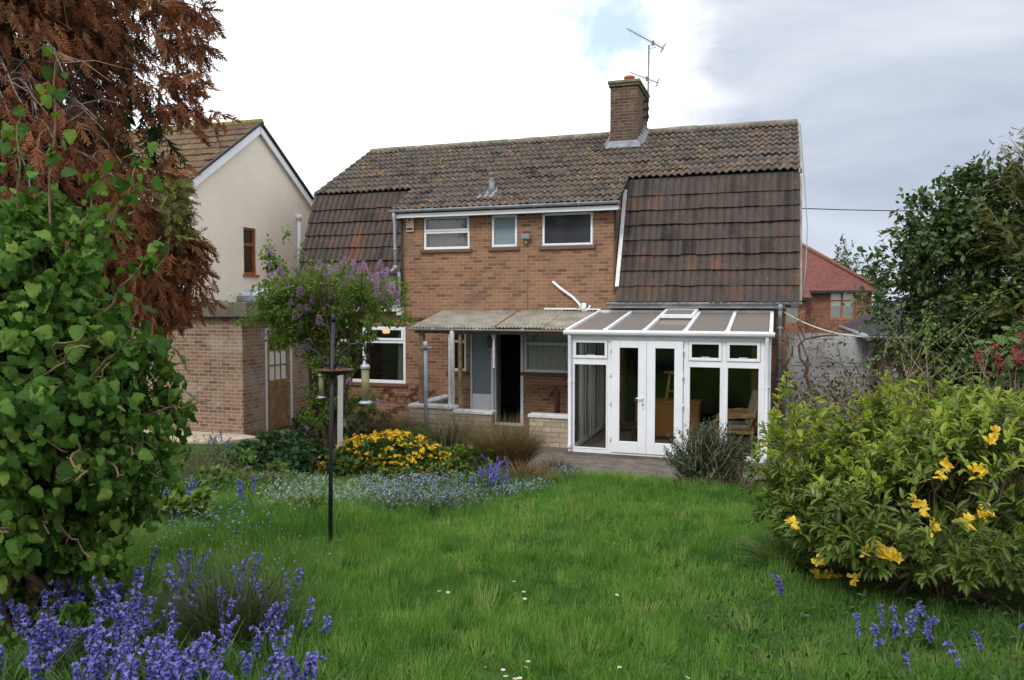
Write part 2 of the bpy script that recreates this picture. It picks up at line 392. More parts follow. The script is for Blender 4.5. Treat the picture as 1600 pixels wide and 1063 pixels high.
TILE_UP = tiles('upper_tiles', [(.032, .029, .028), (.052, .046, .042), (.075, .065, .058), (.10, .086, .076), (.092, .064, .052), (.125, .110, .096)],
    [(13, .52, .64, .55, (.22, .20, .165), .44), (8, .56, .61, .95, (.36, .19, .03), .47), (6, .56, .66, .35, (.19, .145, .06), .50), (26, .57, .63, .8, (.42, .41, .37), .43)], .35)
TILE_LOW = tiles('steep_tiles', [(.034, .030, .029), (.052, .044, .040), (.078, .064, .056), (.070, .060, .055), (.105, .070, .055), (.20, .085, .052)],
    [(16, .60, .68, .5, (.36, .34, .30), .48), (8, .56, .72, .5, (.13, .12, .05), .46), (3.0, .54, .68, .6, (.20, .075, .045), .46)], .8)
TILE_RED = tiles('red_tiles', [(.10, .044, .040), (.14, .056, .05), (.17, .07, .06), (.15, .062, .055)], [(6, .55, .7, .5, (.13, .06, .05), .4)])
TILE_NB = tiles('brown_tiles', [(.075, .05, .034), (.11, .075, .048), (.145, .10, .06), (.12, .085, .055)], [(9, .5, .66, .7, (.22, .165, .05), .44)])
SLATE = plain('dark_slate', (.045, .045, .05), .8, .5, 5, dirt=(.10, .10, .085))
UPVC = plain('white_upvc', (.80, .83, .88), .35, .06, 2, bump=.02)
UPVC_OLD = plain('weathered_white', (.66, .67, .68), .6, .15, 5, dirt=(.42, .41, .37))
GREY_PL = plain('grey_gutter_plastic', (.30, .32, .35), .5, .2, 4, dirt=(.20, .20, .19))
LEAD = plain('lead_sheet', (.20, .215, .24), .6, .35, 7, dirt=(.36, .36, .37))
RENDER_CREAM = plain('cream_render', (.80, .735, .635), .9, .06, .8, bump=.3, dirt=(.70, .63, .53))
CONC = plain('stained_concrete', (.15, .132, .112), .95, .4, 3, dirt=(.10, .085, .07))
BLUEGREY = plain('blue_grey_edge', (.20, .26, .32), .5, .15, 3)
WOOD_OLD = plain('weathered_wood', (.235, .155, .085), .85, .5, 6, dirt=(.13, .10, .075))
WOOD_DOOR = plain('old_door_wood', (.25, .145, .065), .75, .45, 5, dirt=(.16, .125, .09))
WOOD_BROWN = plain('brown_window_wood', (.28, .10, .04), .5, .2, 4)
WOOD_SIDE = plain('sideboard_wood', (.46, .19, .07), .4, .25, 4)
WOOD_PINE = plain('pine_wood', (.66, .42, .15), .5, .2, 4)
MAHOG = plain('dark_mahogany', (.12, .045, .03), .35, .3, 5)
RATTAN = plain('rattan_cane', (.62, .42, .20), .55, .3, 18)
CUSHION = plain('cushion_fabric', (.42, .38, .34), .9, .2, 9)
BLACK_MET = plain('black_iron', (.022, .023, .028), .5, .3, 14)
RUST = plain('rusty_iron', (.10, .045, .03), .8, .5, 20)
GALV = plain('galvanised_steel', (.36, .40, .45), .45, .2, 8, metal=.4)
ALU = plain('aerial_metal', (.16, .16, .17), .45, .2, 8, metal=.5)
PAVING = plain('worn_paving', (.15, .132, .115), .95, .4, 4, dirt=(.075, .07, .05))
PAVING_PALE = plain('pale_paving', (.50, .42, .33), .95, .25, 2.5, dirt=(.34, .28, .22))
STONE = plain('garden_stone', (.24, .20, .165), .95, .35, 5, dirt=(.12, .12, .07))
INT_WALL = plain('room_wall', (.30, .27, .24), .9, .1, 2)
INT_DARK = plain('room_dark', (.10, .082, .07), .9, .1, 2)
FLOOR_INT = plain('pale_floor', (.42, .38, .33), .6, .15, 3)
NET = plain('net_curtain', (.30, .30, .285), .9, .2, 30)
CURTAIN = plain('dark_curtain', (.17, .15, .13), .9, .3, 12)
BLIND = plain('grey_blind', (.50, .51, .50), .8, .1, 5)
TERRA = plain('terracotta', (.42, .15, .08), .85, .2, 8, dirt=(.22, .12, .08))
BARK = plain('grey_bark', (.22, .20, .175), .95, .45, 16, bump=.6, dirt=(.09, .08, .06))
BARK_BROWN = plain('brown_bark', (.12, .075, .048), .95, .45, 18, bump=.6)
TWIG = plain('pale_twig', (.30, .24, .17), .9, .4, 20)
TWIG_PURP = plain('bramble_stem', (.24, .175, .135), .9, .4, 20)
CORR = plain('corrugated_sheet', (.30, .28, .235), .85, .35, 3, dirt=(.15, .14, .10), bump=.3)
METAL_DOOR = plain('galvanised_panel', (.38, .40, .42), .55, .16, 2, dirt=(.30, .31, .31))
def glassmat(name, tint=(.96, .965, .955), refl=.9, body=None, amount=0.0):
    m, N = newmat(name)
    tr = N.n('ShaderNodeBsdfTransparent', {0: (*tint, 1)}); gl = N.n('ShaderNodeBsdfGlossy', {0: (refl, refl, refl, 1), 'Roughness': .0})
    fr = N.n('ShaderNodeFresnel', {0: 1.5})
    fac = N.m('ADD', N.m('MULTIPLY', fr.outputs[0], .9), .0, clamp=True)
    o = N.n('ShaderNodeMixShader', {0: fac, 1: tr.outputs[0], 2: gl.outputs[0]}).outputs[0]
    if body is not None:
        df = N.n('ShaderNodeBsdfDiffuse', {0: (*body, 1)}); o = N.n('ShaderNodeMixShader', {0: amount, 1: o, 2: df.outputs[0]}).outputs[0]
    N.n('ShaderNodeOutputMaterial', {0: o}); return m
GLASS = glassmat('window_glass')
GLASS_FROST = glassmat('frosted_glass', (.6, .7, .75), .7, (.26, .32, .36), .75)
GLASS_DARK = glassmat('obscured_dark_glass', (.4, .42, .45), .6, (.055, .06, .07), .7)
GLASS_ROOF = glassmat('bronze_polycarbonate', (.55, .50, .45), .5, (.31, .285, .26), .5)
def emit(name, col, st):
    m, N = newmat(name); e = N.n('ShaderNodeEmission', {0: (*col, 1), 1: st}); N.n('ShaderNodeOutputMaterial', {0: e.outputs[0]}); return m
LAMP = emit('lit_shade', (1, .50, .16), 1.1)

G_GRASS = leafmat('grass_blades', [(.050, .135, .024), (.088, .215, .038), (.132, .29, .052), (.195, .35, .075), (.34, .37, .17)], .42, .5)
G_ROUGH = leafmat('rough_grass', [(.05, .11, .025), (.09, .19, .04), (.15, .27, .06), (.28, .29, .14)], .38, .55)
G_HAZEL = leafmat('hazel_leaves', [(.032, .085, .014), (.050, .125, .018), (.070, .160, .024), (.10, .20, .03), (.18, .26, .05)], .34, .62, spec=.2)
G_LILAC = leafmat('lilac_leaves', [(.09, .17, .03), (.15, .25, .045), (.23, .33, .07)], .42, .5)
G_LAUREL = leafmat('laurel_leaves', [(.022, .052, .017), (.042, .085, .026), (.07, .12, .038), (.15, .19, .07)], .25, .36)
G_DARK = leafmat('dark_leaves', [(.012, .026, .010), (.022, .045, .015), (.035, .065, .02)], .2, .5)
G_GOLD = leafmat('golden_conifer', [(.05, .065, .018), (.10, .115, .03), (.20, .19, .045)], .2, .6)
G_VAR = leafmat('variegated_leaves', [(.018, .050, .014), (.038, .090, .019), (.065, .135, .025), (.16, .22, .04)], .28, .35, midcol=(.40, .40, .06), midamt=.32)
G_VARTOP = leafmat('young_variegated_leaves', [(.16, .25, .035), (.28, .36, .05), (.46, .46, .07)], .4, .4, midcol=(.10, .19, .025), midamt=.5)
Y_LEAF = leafmat('yellow_leaves', [(.66, .42, .02), (.80, .56, .04), (.72, .58, .08)], .3, .45, tcol=(1.1, 1, .6))
Y_FLOWER = leafmat('marigold_petals', [(.68, .42, .005), (.80, .54, .01), (.74, .34, .004)], .25, .45, tcol=(1.1, 1, .5))
DEAD = leafmat('dead_needles', [(.075, .026, .013), (.145, .050, .021), (.22, .082, .033), (.30, .135, .062)], .2, .8, tcol=(1.2, 1, .8))
BLUEB = leafmat('bluebell_petals', [(.085, .08, .32), (.14, .13, .46), (.25, .23, .62)], .25, .5, tcol=(1, 1, 1.1))
FORGET = leafmat('forget_me_not_petals', [(.20, .27, .58), (.30, .38, .68), (.42, .46, .70)], .2, .6, tcol=(1, 1, 1))
LILAC_F = leafmat('lilac_petals', [(.40, .21, .42), (.57, .36, .58), (.70, .53, .70)], .25, .6, tcol=(1, 1, 1))
SILVER = leafmat('silver_leaves', [(.12, .18, .12), (.22, .29, .23), (.40, .45, .42)], .2, .7)
STRAW = leafmat('dry_grass', [(.14, .10, .055), (.22, .16, .085), (.33, .24, .13)], .25, .7, tcol=(1.1, 1, .8))
RUSSET = leafmat('russet_grass', [(.12, .065, .03), (.17, .11, .045), (.10, .11, .04), (.26, .17, .085)], .25, .7, tcol=(1.1, 1, .8))
OLIVE = leafmat('olive_grass', [(.06, .075, .03), (.10, .105, .045), (.18, .15, .075)], .25, .7)
RUSH = leafmat('rush_stems', [(.018, .036, .014), (.03, .055, .02), (.055, .075, .03), (.11, .085, .04)], .2, .6)
ROSEM = leafmat('rosemary_leaves', [(.025, .052, .022), (.045, .078, .034), (.085, .115, .065)], .15, .6)
COPPER = leafmat('copper_young_leaves', [(.30, .14, .04), (.38, .21, .07), (.28, .22, .06)], .3, .6, tcol=(1.1, 1, .7))
PINK_F = leafmat('currant_flowers', [(.22, .025, .045), (.36, .05, .09), (.30, .04, .04)], .2, .6, tcol=(1, 1, 1))
G_POP = leafmat('poplar_leaves', [(.03, .055, .022), (.05, .085, .03), (.075, .115, .045)], .2, .7)
DAISY = leafmat('daisy_petals', [(.85, .85, .82), (.9, .9, .88)], .2, .6, tcol=(1, 1, 1))
G_IVY = leafmat('ground_ivy', [(.04, .08, .015), (.08, .13, .025), (.15, .20, .045)], .25, .5)
# ------------------------------------------------------------------ ground
def axis(a, b, lo, hi, fine, far_n):
    return np.concatenate([np.linspace(lo, a, far_n, endpoint=False), np.arange(a, b, fine), np.linspace(b, hi, far_n)])
gx = axis(-14, 14, -900, 900, .2, 14); gy = axis(-6, 22, -600, 1500, .2, 14)
X, Y = np.meshgrid(gx, gy); Z = gz(X, Y)
Z = Z + .015 * vnoise(X, Y, 3, 5) * (lY(X, Y) < -4.4)
V = np.stack([X, Y, Z], -1).reshape(-1, 3); nx, ny = len(gx), len(gy)
i = (np.arange(ny - 1)[:, None] * nx + np.arange(nx - 1)[None]).ravel()
T = np.concatenate([np.stack([i, i + 1, i + nx + 1], -1), np.stack([i, i + nx + 1, i + nx], -1)])
m, N = newmat('garden_ground')
o = N.n('ShaderNodeTexCoord').outputs['Object']
c = N.mix(N.ss(N.noise(o, 1.2, 5, .6), .42, .6), (.030, .060, .014), (.045, .090, .018))
c = N.mix(N.m('MULTIPLY', N.ss(N.noise(o, 2.7, 5, .7), .55, .68), .6), c, (.055, .042, .026))
finish(N, c, .95, N.noise(o, 30, 4, .7), .6, .03, spec=.1)
tag(link('ground', raw_mesh('ground', V, T, m, smooth=True)), kind='structure')

# ------------------------------------------------------------------ helpers for house-aligned building
def hroot(name, X, Y, Z, label, cat, group=None):
    e = empty(name, L(X, Y, Z), -TH, label, cat, group); e['ofs'] = (X, Y, Z); return e
def hp(mb, name, mat, root, bevel=0):
    o = mb.build(name, mat, root, bevel=bevel)
    if 'ofs' in root: o.location = -Vector(root['ofs'][:])
    return o
def hmesh(name, X, Y, Z, mb, mat, label=None, cat=None, group=None, kind=None, bevel=0):
    """a house-aligned thing that is one mesh; mb is in house coordinates"""
    mb.v = [(a - X, b - Y, c - Z) for a, b, c in mb.v]
    o = mb.build(name, mat, None, L(X, Y, Z), -TH, bevel); return tag(o, label, cat, group, kind)
def window(root, x0, x1, z0, z1, y=0.0, fw=.055, trans=(), mulls=(), sill=None, glass=GLASS, mat=UPVC, behind=None, name='window', sash=None):
    f = MB(); f.frame(x0, x1, z0, z1, fw, y + .03, y + .10)
    zs = [z0 + fw] + list(trans) + [z1 - fw]; xs = [x0 + fw] + list(mulls) + [x1 - fw]
    for t_ in trans: f.box(x0 + fw, x1 - fw, y + .032, y + .098, t_ - fw * .5, t_ + fw * .5)
    for u_ in mulls:
        for k in range(len(zs) - 1):
            a = zs[k] + (fw * .5 if k else 0); b = zs[k + 1] - (fw * .5 if k + 1 < len(zs) - 1 else 0); f.box(u_ - fw * .5, u_ + fw * .5, y + .034, y + .096, a, b)
    for (a, b, c_, d) in (sash or []): f.frame(a, b, c_, d, fw * .75, y + .012, y + .031)
    wn = hp(f, name, mat, root, bevel=.004)
    g = MB().box(x0 + fw - .004, x1 - fw + .004, y + .058, y + .066, z0 + fw - .004, z1 - fw + .004); g.build('pane', glass, wn)
    if sill: MB().box(x0 - .06, x1 + .06, y - .05, y + .12, z0 - .075, z0 - .004).build('sill', sill, wn, bevel=.006)
    if behind == 'net':
        cm = MB(); pts = [(x0 + .03 + (x1 - x0 - .06) * i / 60, y + .16 + .018 * math.sin(i * 1.15) * math.sin(i * .31 + 1)) for i in range(61)]
        for (a, ya), (b, yb) in zip(pts, pts[1:]): cm.add([(a, ya, z0), (b, yb, z0), (b, yb, z1), (a, ya, z1)], [(0, 1, 2, 3)], True)
        cm.build('net_curtain', NETK if z1 < 3 else NET, wn)
    if behind == 'blind':
        bm = MB(); k = int((z1 - z0) / .03)
        for i in range(k): bm.bar((x0 + .05, y + .15, z0 + .03 + i * .03), (x1 - .05, y + .15, z0 + .03 + i * .03), .027, .003, (0, .5, .9))
        bm.build('blind', BLIND, wn)
    return wn
def tile_plane(x0, x1, yb, zb, yt, zt, rows, pitch=.15, roll=False, amp=.048, step=.036, per=8, r0=0, rag=0.0):
    """wavy interlocking tiles on a slope from eave (yb,zb) up to (yt,zt); returns (V,T,UV)"""
    n = int(round((x1 - x0) / pitch * per)); xs = np.linspace(x0, x1, n + 1)
    sl = np.array([yt - yb, zt - zb]); ln = np.hypot(*sl); d = sl / ln; nr = np.array([-d[1], d[0]]); g = ln / rows
    rg = np.random.default_rng(rows * 7 + n)
    ph = (xs / pitch) % 1.0; prof = amp * (np.abs(np.cos(math.pi * ph)) ** .38 if roll else (.5 + .5 * np.cos(2 * math.pi * ph)) ** .8)
    V = []; UV = []; T = []; b = 0
    tix = np.floor(xs / (2 * pitch)).astype(int); tix -= tix.min()
    for r in range(rows):
        lift = rg.normal(0, .004, tix.max() + 2)[tix] + rg.normal(0, .003); slip = rg.normal(0, .006, tix.max() + 2)[tix]
        for s_, h, vv in ((r * g - .03, step - .022, .0), (r * g - .03, step, .0), ((r + .5) * g, step * .55, .5), ((r + 1.02) * g, 0.0, .98)):
            sa = np.full(n + 1, s_) + (slip if vv == 0 else 0)
            hh = (prof + h + lift) if not (vv == 0 and h < step - .01) else prof + h + lift
            if roll and vv == 0: sa = sa - .55 * prof
            V.append(np.stack([xs, yb + d[0] * sa + nr[0] * hh, zb + d[1] * sa + nr[1] * hh], -1))
            UV.append(np.stack([xs / (2 * pitch), np.full(n + 1, r + r0 + .004 + vv * .99)], -1))
        for k in range(3):
            i = b + k * (n + 1) + np.arange(n)
            T += [np.stack([i, i + 1, i + n + 2], -1), np.stack([i, i + n + 2, i + n + 1], -1)]
        b += 4 * (n + 1)
    return np.concatenate(V), np.concatenate(T), np.concatenate(UV)
def tile_obj(name, planes, mat, root):
    V = []; T = []; U_ = []; o = 0
    for v, t_, u in planes: V.append(v); T.append(t_ + o); U_.append(u); o += len(v)
    V = np.concatenate(V); T = np.concatenate(T); U_ = np.concatenate(U_)
    me = raw_mesh(name, V, T, mat, smooth=False)
    uv = me.uv_layers.new(name='UVMap'); uv.data.foreach_set('uv', U_[T.ravel()].astype(np.float32).ravel())
    ob = link(name, me, root)
    if 'ofs' in root: ob.location = -Vector(root['ofs'][:])
    return ob

# ------------------------------------------------------------------ the house
XL, XR = -5.42, 5.86                        # ends of the roof
DL, DR = -2.65, 2.27                        # the brick dormer
H = hroot('detached_house', 0, 0, 0, 'buff brick house with steep dark tiled roof, flat brick dormer and brick chimney', 'house')
upper = [(-2.11, -.99, 3.92, 4.65), (-.48, .12, 3.93, 4.64), (.67, 1.79, 3.93, 4.64)]
lower = [(-4.4, -2.57, .87, 2.2), (-1.5, -1.08, 1.2, 2.14), (-1.0, .26, .03, 2.14), (.26, 1.32, 1.22, 2.14)]
NETK = plain('pale_kitchen_net', (.62, .63, .60), .9, .1, 20)
wl = MB(); wl.holes(-5.2, 5.62, -.2, 2.62, lower + [(2.45, 5.0, .03, 2.1)], 0, .26)
wl.holes(DL, DR, 2.62, 4.80, upper, 0, .26)
gp = [(-.0, -.2), (7.4, -.2), (7.4, 2.6), (6.6, 5.25), (3.7, 6.85), (.95, 5.28), (.0, 2.7)]
wl.prism([(.262, -.2), (7.1, -.2), (7.1, 2.6), (6.5, 5.2), (3.7, 6.8), (1.0, 5.2), (.262, 3.1)], 'x', -5.2, -4.95)
wl.prism([(.262, -.2), (7.1, -.2), (7.1, 2.6), (6.5, 5.2), (3.7, 6.8), (1.0, 5.2), (.262, 3.1)], 'x', 5.37, 5.62)
wl.box(-4.95, 5.37, 6.9, 7.1, -.2, 2.6)
hp(wl, 'brick_wall', BR, H)
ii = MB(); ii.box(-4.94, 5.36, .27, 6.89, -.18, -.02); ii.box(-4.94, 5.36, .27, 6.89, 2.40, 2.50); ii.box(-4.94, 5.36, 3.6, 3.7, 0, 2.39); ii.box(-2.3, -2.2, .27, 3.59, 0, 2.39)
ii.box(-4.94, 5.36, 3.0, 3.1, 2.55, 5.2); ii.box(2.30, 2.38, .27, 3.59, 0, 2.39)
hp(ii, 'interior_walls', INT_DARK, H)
# roofs
TU = (3.7, 6.98); TB = (-.32, 4.775)
def up(rr): return (TB[0] + (TU[0] - TB[0]) * rr / 14, TB[1] + (TU[1] - TB[1]) * rr / 14)
b4 = up(4)
rf = tile_obj('upper_roof', [tile_plane(XL, XR, *b4, *TU, 10, r0=4), tile_plane(DL - .1, DR + .13, *TB, b4[0] - .002, b4[1] - .001, 4, r0=0)], TILE_UP, H)
for xa, xb, r_ in ((XL, DL - .02, 30), (DR + .05, XR, 50)): tile_obj('steep_roof', [tile_plane(xa, xb, -.22, 2.76, .86, 5.33, 8, amp=.068, step=.05, r0=r_, roll=True)], TILE_LOW, H)
bk = MB(); bk.bar((0, 5.6, 6.02), (0, 5.6, 6.02001), .01, .01) if False else None
bk.prism([(3.72, 6.95), (7.2, 5.0), (7.2, 4.9), (3.72, 6.85)], 'x', XL, XR); bk.prism([(7.2, 4.98), (7.9, 2.6), (7.8, 2.6), (7.1, 4.9)], 'x', XL, XR)
hp(bk, 'rear_roof', SLATE, H)
und = MB()
und.prism([(b4[0], b4[1] - .03), (3.69, 6.93), (3.69, 6.86), (b4[0], b4[1] - .09)], 'x', XL + .02, XR - .02)
und.prism([(TB[0] + .03, TB[1] - .02), (b4[0] - .01, b4[1] - .03), (b4[0] - .01, b4[1] - .09), (TB[0] + .03, TB[1] - .07)], 'x', DL - .08, DR + .1)
for a, b in ((XL + .02, DL - .03), (DR + .06, XR - .02)): und.prism([(-.2, 2.74), (.86, 5.27), (.92, 5.27), (-.12, 2.74)], 'x', a, b)
hp(und, 'roof_underlay', SLATE, H)
rt = MB(); nr_ = 25; st = (XR - XL) / nr_
for k in range(nr_):
    x = XL + k * st; dz = RNG.normal(0, .004)
    rt.tube([(x, 3.7, 6.965 + dz), (x + st - .012, 3.7, 6.965 + dz)], .105, 12)
hp(rt, 'ridge_tiles', plain('ridge_tile', (.20, .19, .15), .95, .35, 4, dirt=(.26, .22, .08)), H)
for x in (XL - .02, XR + .02):
    vg = MB(); vg.bar((x, b4[0] - .02, b4[1] - .03), (x, TU[0], TU[1] - .03), .05, .10, (0, -.5, .86)); vg.bar((x, -.2, 2.74), (x, .84, 5.27), .05, .10, (0, -.9, .4))
    hp(vg, 'verge', plain('verge_mortar', (.30, .29, .26), .95, .3, 5), H)
for x0, x1 in ((DL - .015, DL + .04), (DR - .04, DR + .012)): hp(MB().prism([(-.012, 2.9), (-.012, 4.72), (.84, 5.2), (.80, 5.10), (-.0, 3.2)], 'x', x0, x1), 'dormer_cheek', TILE_LOW, H)
# lead edge beside the right cheek
hp(MB().bar((DR + .075, -.22, 3.05), (DR + .075, .66, 5.14), .075, .05, (0, -.9, .4)), 'lead_flashing', UPVC_OLD, H)
# fascias, gutters and downpipes
fa = MB(); fa.box(DL - .08, DR + .10, -.275, -.25, 4.615, 4.745); fa.box(DL - .08, DR + .10, -.25, -.002, 4.66, 4.68)
hp(fa, 'dormer_fascia', UPVC, H, bevel=.004)
fb = MB(); fb.box(DR - .1, XR - .25, -.205, -.185, 2.615, 2.68); fb.box(DR - .1, XR - .25, -.185, -.003, 2.615, 2.63); fb.box(-5.3, DL + .02, -.205, -.185, 2.53, 2.68); fb.box(-5.3, DL + .02, -.185, -.003, 2.53, 2.55)
hp(fb, 'eave_fascia', UPVC_OLD, H, bevel=.004)
def gutter(x0, x1, y, z, r=.058):
    g = MB(); n = 9; v = []; f = []
    for x in (x0, x1):
        for k in range(n): a = math.pi + math.pi * k / (n - 1); v.append((x, y + r * math.cos(a), z + r * math.sin(a)))
        for k in range(n): a = 2 * math.pi - math.pi * k / (n - 1); v.append((x, y + (r - .005) * math.cos(a), z + (r - .005) * math.sin(a)))
    k = 2 * n; g.add(v, [(j, (j + 1) % k, (j + 1) % k + k, j + k) for j in range(k)] + [tuple(range(k - 1, -1, -1)), tuple(range(k, 2 * k))], True)
    xx = x0 + .5
    while xx < x1 - .2:
        g.tube([(xx, y, z - r * .35), (xx + .05, y, z - r * .35)], r * .80, 10); xx += .95
    return g
hp(gutter(DL - .12, DR + .14, -.34, 4.785), 'dormer_gutter', GREY_PL, H)
hp(gutter(DR - .14, XR + .05, -.27, 2.73), 'eave_gutter', GREY_PL, H)
dp = MB(); x = DL - .02
dp.tube([(x, -.34, 4.73), (x, -.33, 4.62), (x, -.30, 4.5), (x, -.285, 4.0), (x, -.27, 3.52)], .036, 10)
dp.tube([(x, -.27, 3.56), (x, -.27, 3.48)], .05, 10)
dp.tube([(x, -.27, 3.50), (x - .06, -.27, 3.46), (x - .10, -.30, 3.42)], .040, 10)
dp.tube([(x + .04, -.2, 3.42), (x + .04, -.16, 3.3), (x + .04, -.15, 2.62)], .036, 10)
for z in (4.4, 3.9): dp.tube([(x, -.287, z), (x, -.287, z + .05)], .043, 10)
hp(dp, 'downpipe', GREY_PL, H)
hp(MB().box(DL - .06, DL + .05, -.17, -.004, 2.44, 2.62), 'downpipe_box', UPVC_OLD, H, bevel=.006)
dp = MB(); x = 5.52
dp.tube([(x, -.27, 2.69), (x, -.27, 2.52), (x, -.26, 2.47), (x, -.10, 2.32), (x, -.075, 2.25), (x, -.075, .1)], .036, 10)
for z in (2.2, 1.2, .4): dp.tube([(x, -.075, z), (x, -.075, z + .05)], .046, 10); dp.box(x - .07, x + .07, -.03, -.003, z, z + .05)
dp.tube([(x, -.27, 2.70), (x, -.27, 2.58)], .05, 10)
hp(dp, 'downpipe', GREY_PL, H)
# windows
DKS = plain('dark_tile_sill', (.15, .085, .065), .8, .25, 9)
window(H, *upper[0], trans=(4.30,), sill=DKS, behind='net', sash=[(-2.09, -1.01, 4.325, 4.635)])
window(H, *upper[1], sill=DKS, glass=GLASS_FROST, sash=[(-.465, .105, 3.945, 4.625)])
window(H, *upper[2], sill=DKS, glass=GLASS_DARK, sash=[(.685, 1.775, 3.945, 4.625)])
wn = window(H, *lower[0], trans=(1.83,), mulls=(-3.66,), sill=DKS, fw=.07, sash=[(-3.62, -2.63, 1.86, 2.15)])
cm = MB()
for i in range(14): cm.add([(-2.86 + i * .016, .18 + .015 * (i % 2), .9), (-2.86 + (i + 1) * .016, .18 + .015 * ((i + 1) % 2), .9), (-2.83 + (i + 1) * .014, .18 + .015 * ((i + 1) % 2), 2.1), (-2.83 + i * .014, .18 + .015 * (i % 2), 2.1)], [(0, 1, 2, 3)])
cm.build('curtain', NET, wn)
window(H, *lower[1], trans=(1.86,), sill=DKS, fw=.055)
window(H, *lower[3], trans=(1.84,), sill=DKS, fw=.06, behind='net')
# kitchen doorway: fixed side panel, frame, door standing open
kd = MB(); x0, x1, z0, z1 = lower[2]
kd.box(x0, x0 + .05, .03, .11, z0 + .05, z1 - .05); kd.box(x1 - .075, x1, .03, .11, z0 + .05, z1 - .05); kd.box(x0, x1, .03, .11, z1 - .05, z1); kd.box(x0, x1, .02, .13, z0, z0 + .05); kd.box(-.50, -.44, .03, .11, z0 + .05, z1 - .05)
dr = hp(kd, 'kitchen_doorway', UPVC, H, bevel=.004)
pn = MB().box(x0 + .05, -.50, .06, .075, .70, z1 - .05); pn.build('side_pane', GLASS_FROST, dr)
pp = MB(); pp.box(x0 + .05, -.50, .05, .09, z0 + .05, .70)
for k in range(4): pp.box(x0 + .09 + k * .105, x0 + .16 + k * .105, .04, .051, z0 + .12, .64)
pp.build('lower_panel', UPVC, dr, bevel=.004)
ld = MB(); a = Vector((-.43, .11, 0)); b = Vector((-.57, .82, 0))
ld.bar((*a.xy, 1.07), (*b.xy, 1.07), .045, 1.98, (0, 0, 1)); lf = ld.build('door_leaf', UPVC, dr, bevel=.005)
MB().tube([(-.37, .30, 1.05), (-.30, .31, 1.05), (-.30, .42, 1.05)], .011, 6).build('door_handle', GALV, lf) if False else None
# kitchen units seen through the doorway
ku = MB(); ku.box(-.20, .35, 1.5, 2.1, 0, .86); hp(ku, 'kitchen_cupboard', WOOD_SIDE, H)
kt = MB(); kt.box(-.24, .39, 1.46, 2.14, .861, .90); hp(kt, 'worktop', MAHOG, H)
# alarm box, flood light, waste pipe, vents
ab = hp(MB().box(-2.51, -2.33, -.055, -.004, 4.33, 4.64), 'alarm_box', plain('cream_plastic', (.66, .60, .46), .5, .1, 4), H, bevel=.012)
mk = MB(); mk.box(-2.46, -2.385, -.058, -.0555, 4.575, 4.625).box(-2.43, -2.40, -.058, -.0555, 4.545, 4.574)
mk.build('emblem_top', plain('red_print', (.62, .10, .03), .5, .05), ab)
sw = MB()
for a_, b_ in (((-2.485, 4.55), (-2.455, 4.515)), ((-2.455, 4.515), (-2.40, 4.51)), ((-2.47, 4.50), (-2.475, 4.455)), ((-2.455, 4.45), (-2.415, 4.44)), ((-2.40, 4.50), (-2.385, 4.47))): sw.bar((a_[0], -.057, a_[1]), (b_[0], -.057, b_[1]), .003, .017, (0, 0, 1) if abs(a_[1] - b_[1]) < .02 else (1, 0, 0))
sw.build('emblem_curl', plain('orange_print', (.45, .16, .06), .5, .05), ab)
MB().box(-2.495, -2.345, -.0605, -.0555, 4.36, 4.415).build('dark_strip', plain('black_print', (.03, .02, .02), .5, .05), ab)
fl = hp(MB().box(.24, .43, -.13, -.05, 4.08, 4.20).box(.31, .36, -.05, -.003, 4.10, 4.16), 'floodlight', plain('grey_enamel', (.24, .24, .23), .5, .2, 6), H, bevel=.012)
MB().box(.26, .41, -.136, -.131, 4.095, 4.185).build('lens', GLASS_FROST, fl)
MB().tube([(.335, -.06, 4.06), (.335, -.05, 3.98)], .03, 8).tube([(.345, -.012, 3.99), (.345, -.012, 2.58)], .006, 6).build('cable', plain('grey_cable', (.30, .24, .19), .6, .1), fl)
wp = MB(); wp.tube([(.93, -.01, 3.17), (.95, -.07, 3.16), (1.12, -.08, 3.02), (1.38, -.08, 2.84), (1.52, -.08, 2.70), (1.56, -.08, 2.56)], .028, 10)
wp.tube([(1.62, -.08, 2.72), (1.62, -.08, 2.52)], .052, 12); wp.tube([(1.66, -.08, 2.54), (1.72, -.085, 2.60), (1.74, -.02, 2.66)], .026, 8)
hp(wp, 'waste_pipe', UPVC, H)
yy, zz = up(2.6); x = -.62
rv = MB(); rv.tube([(x, yy, zz - .02), (x, yy, zz + .42)], .055, 12); rv.tube([(x, yy, zz + .36), (x, yy, zz + .44)], .068, 12)
rp = hp(rv, 'soil_vent_pipe', plain('dull_pipe', (.20, .18, .17), .8, .3, 6), H)
y1, z1_ = up(1.4); y2, z2_ = up(3.0)
fl_ = MB(); fl_.add([(x - .24, y1, z1_ + .052), (x + .22, y1, z1_ + .055), (x + .10, y2, z2_ + .06), (x - .12, y2, z2_ + .058), (x - .24, y1 - .002, z1_ + .03), (x + .22, y1 - .002, z1_ + .03), (x + .10, y2, z2_ + .03), (x - .12, y2, z2_ + .03)], [(0, 1, 2, 3), (4, 7, 6, 5), (0, 4, 5, 1), (1, 5, 6, 2), (2, 6, 7, 3), (3, 7, 4, 0)])
fl_.lathe([(.10, 0), (.07, .12), (.06, .24)], (x, yy, zz), 10); fl_.build('flashing', LEAD, rp)
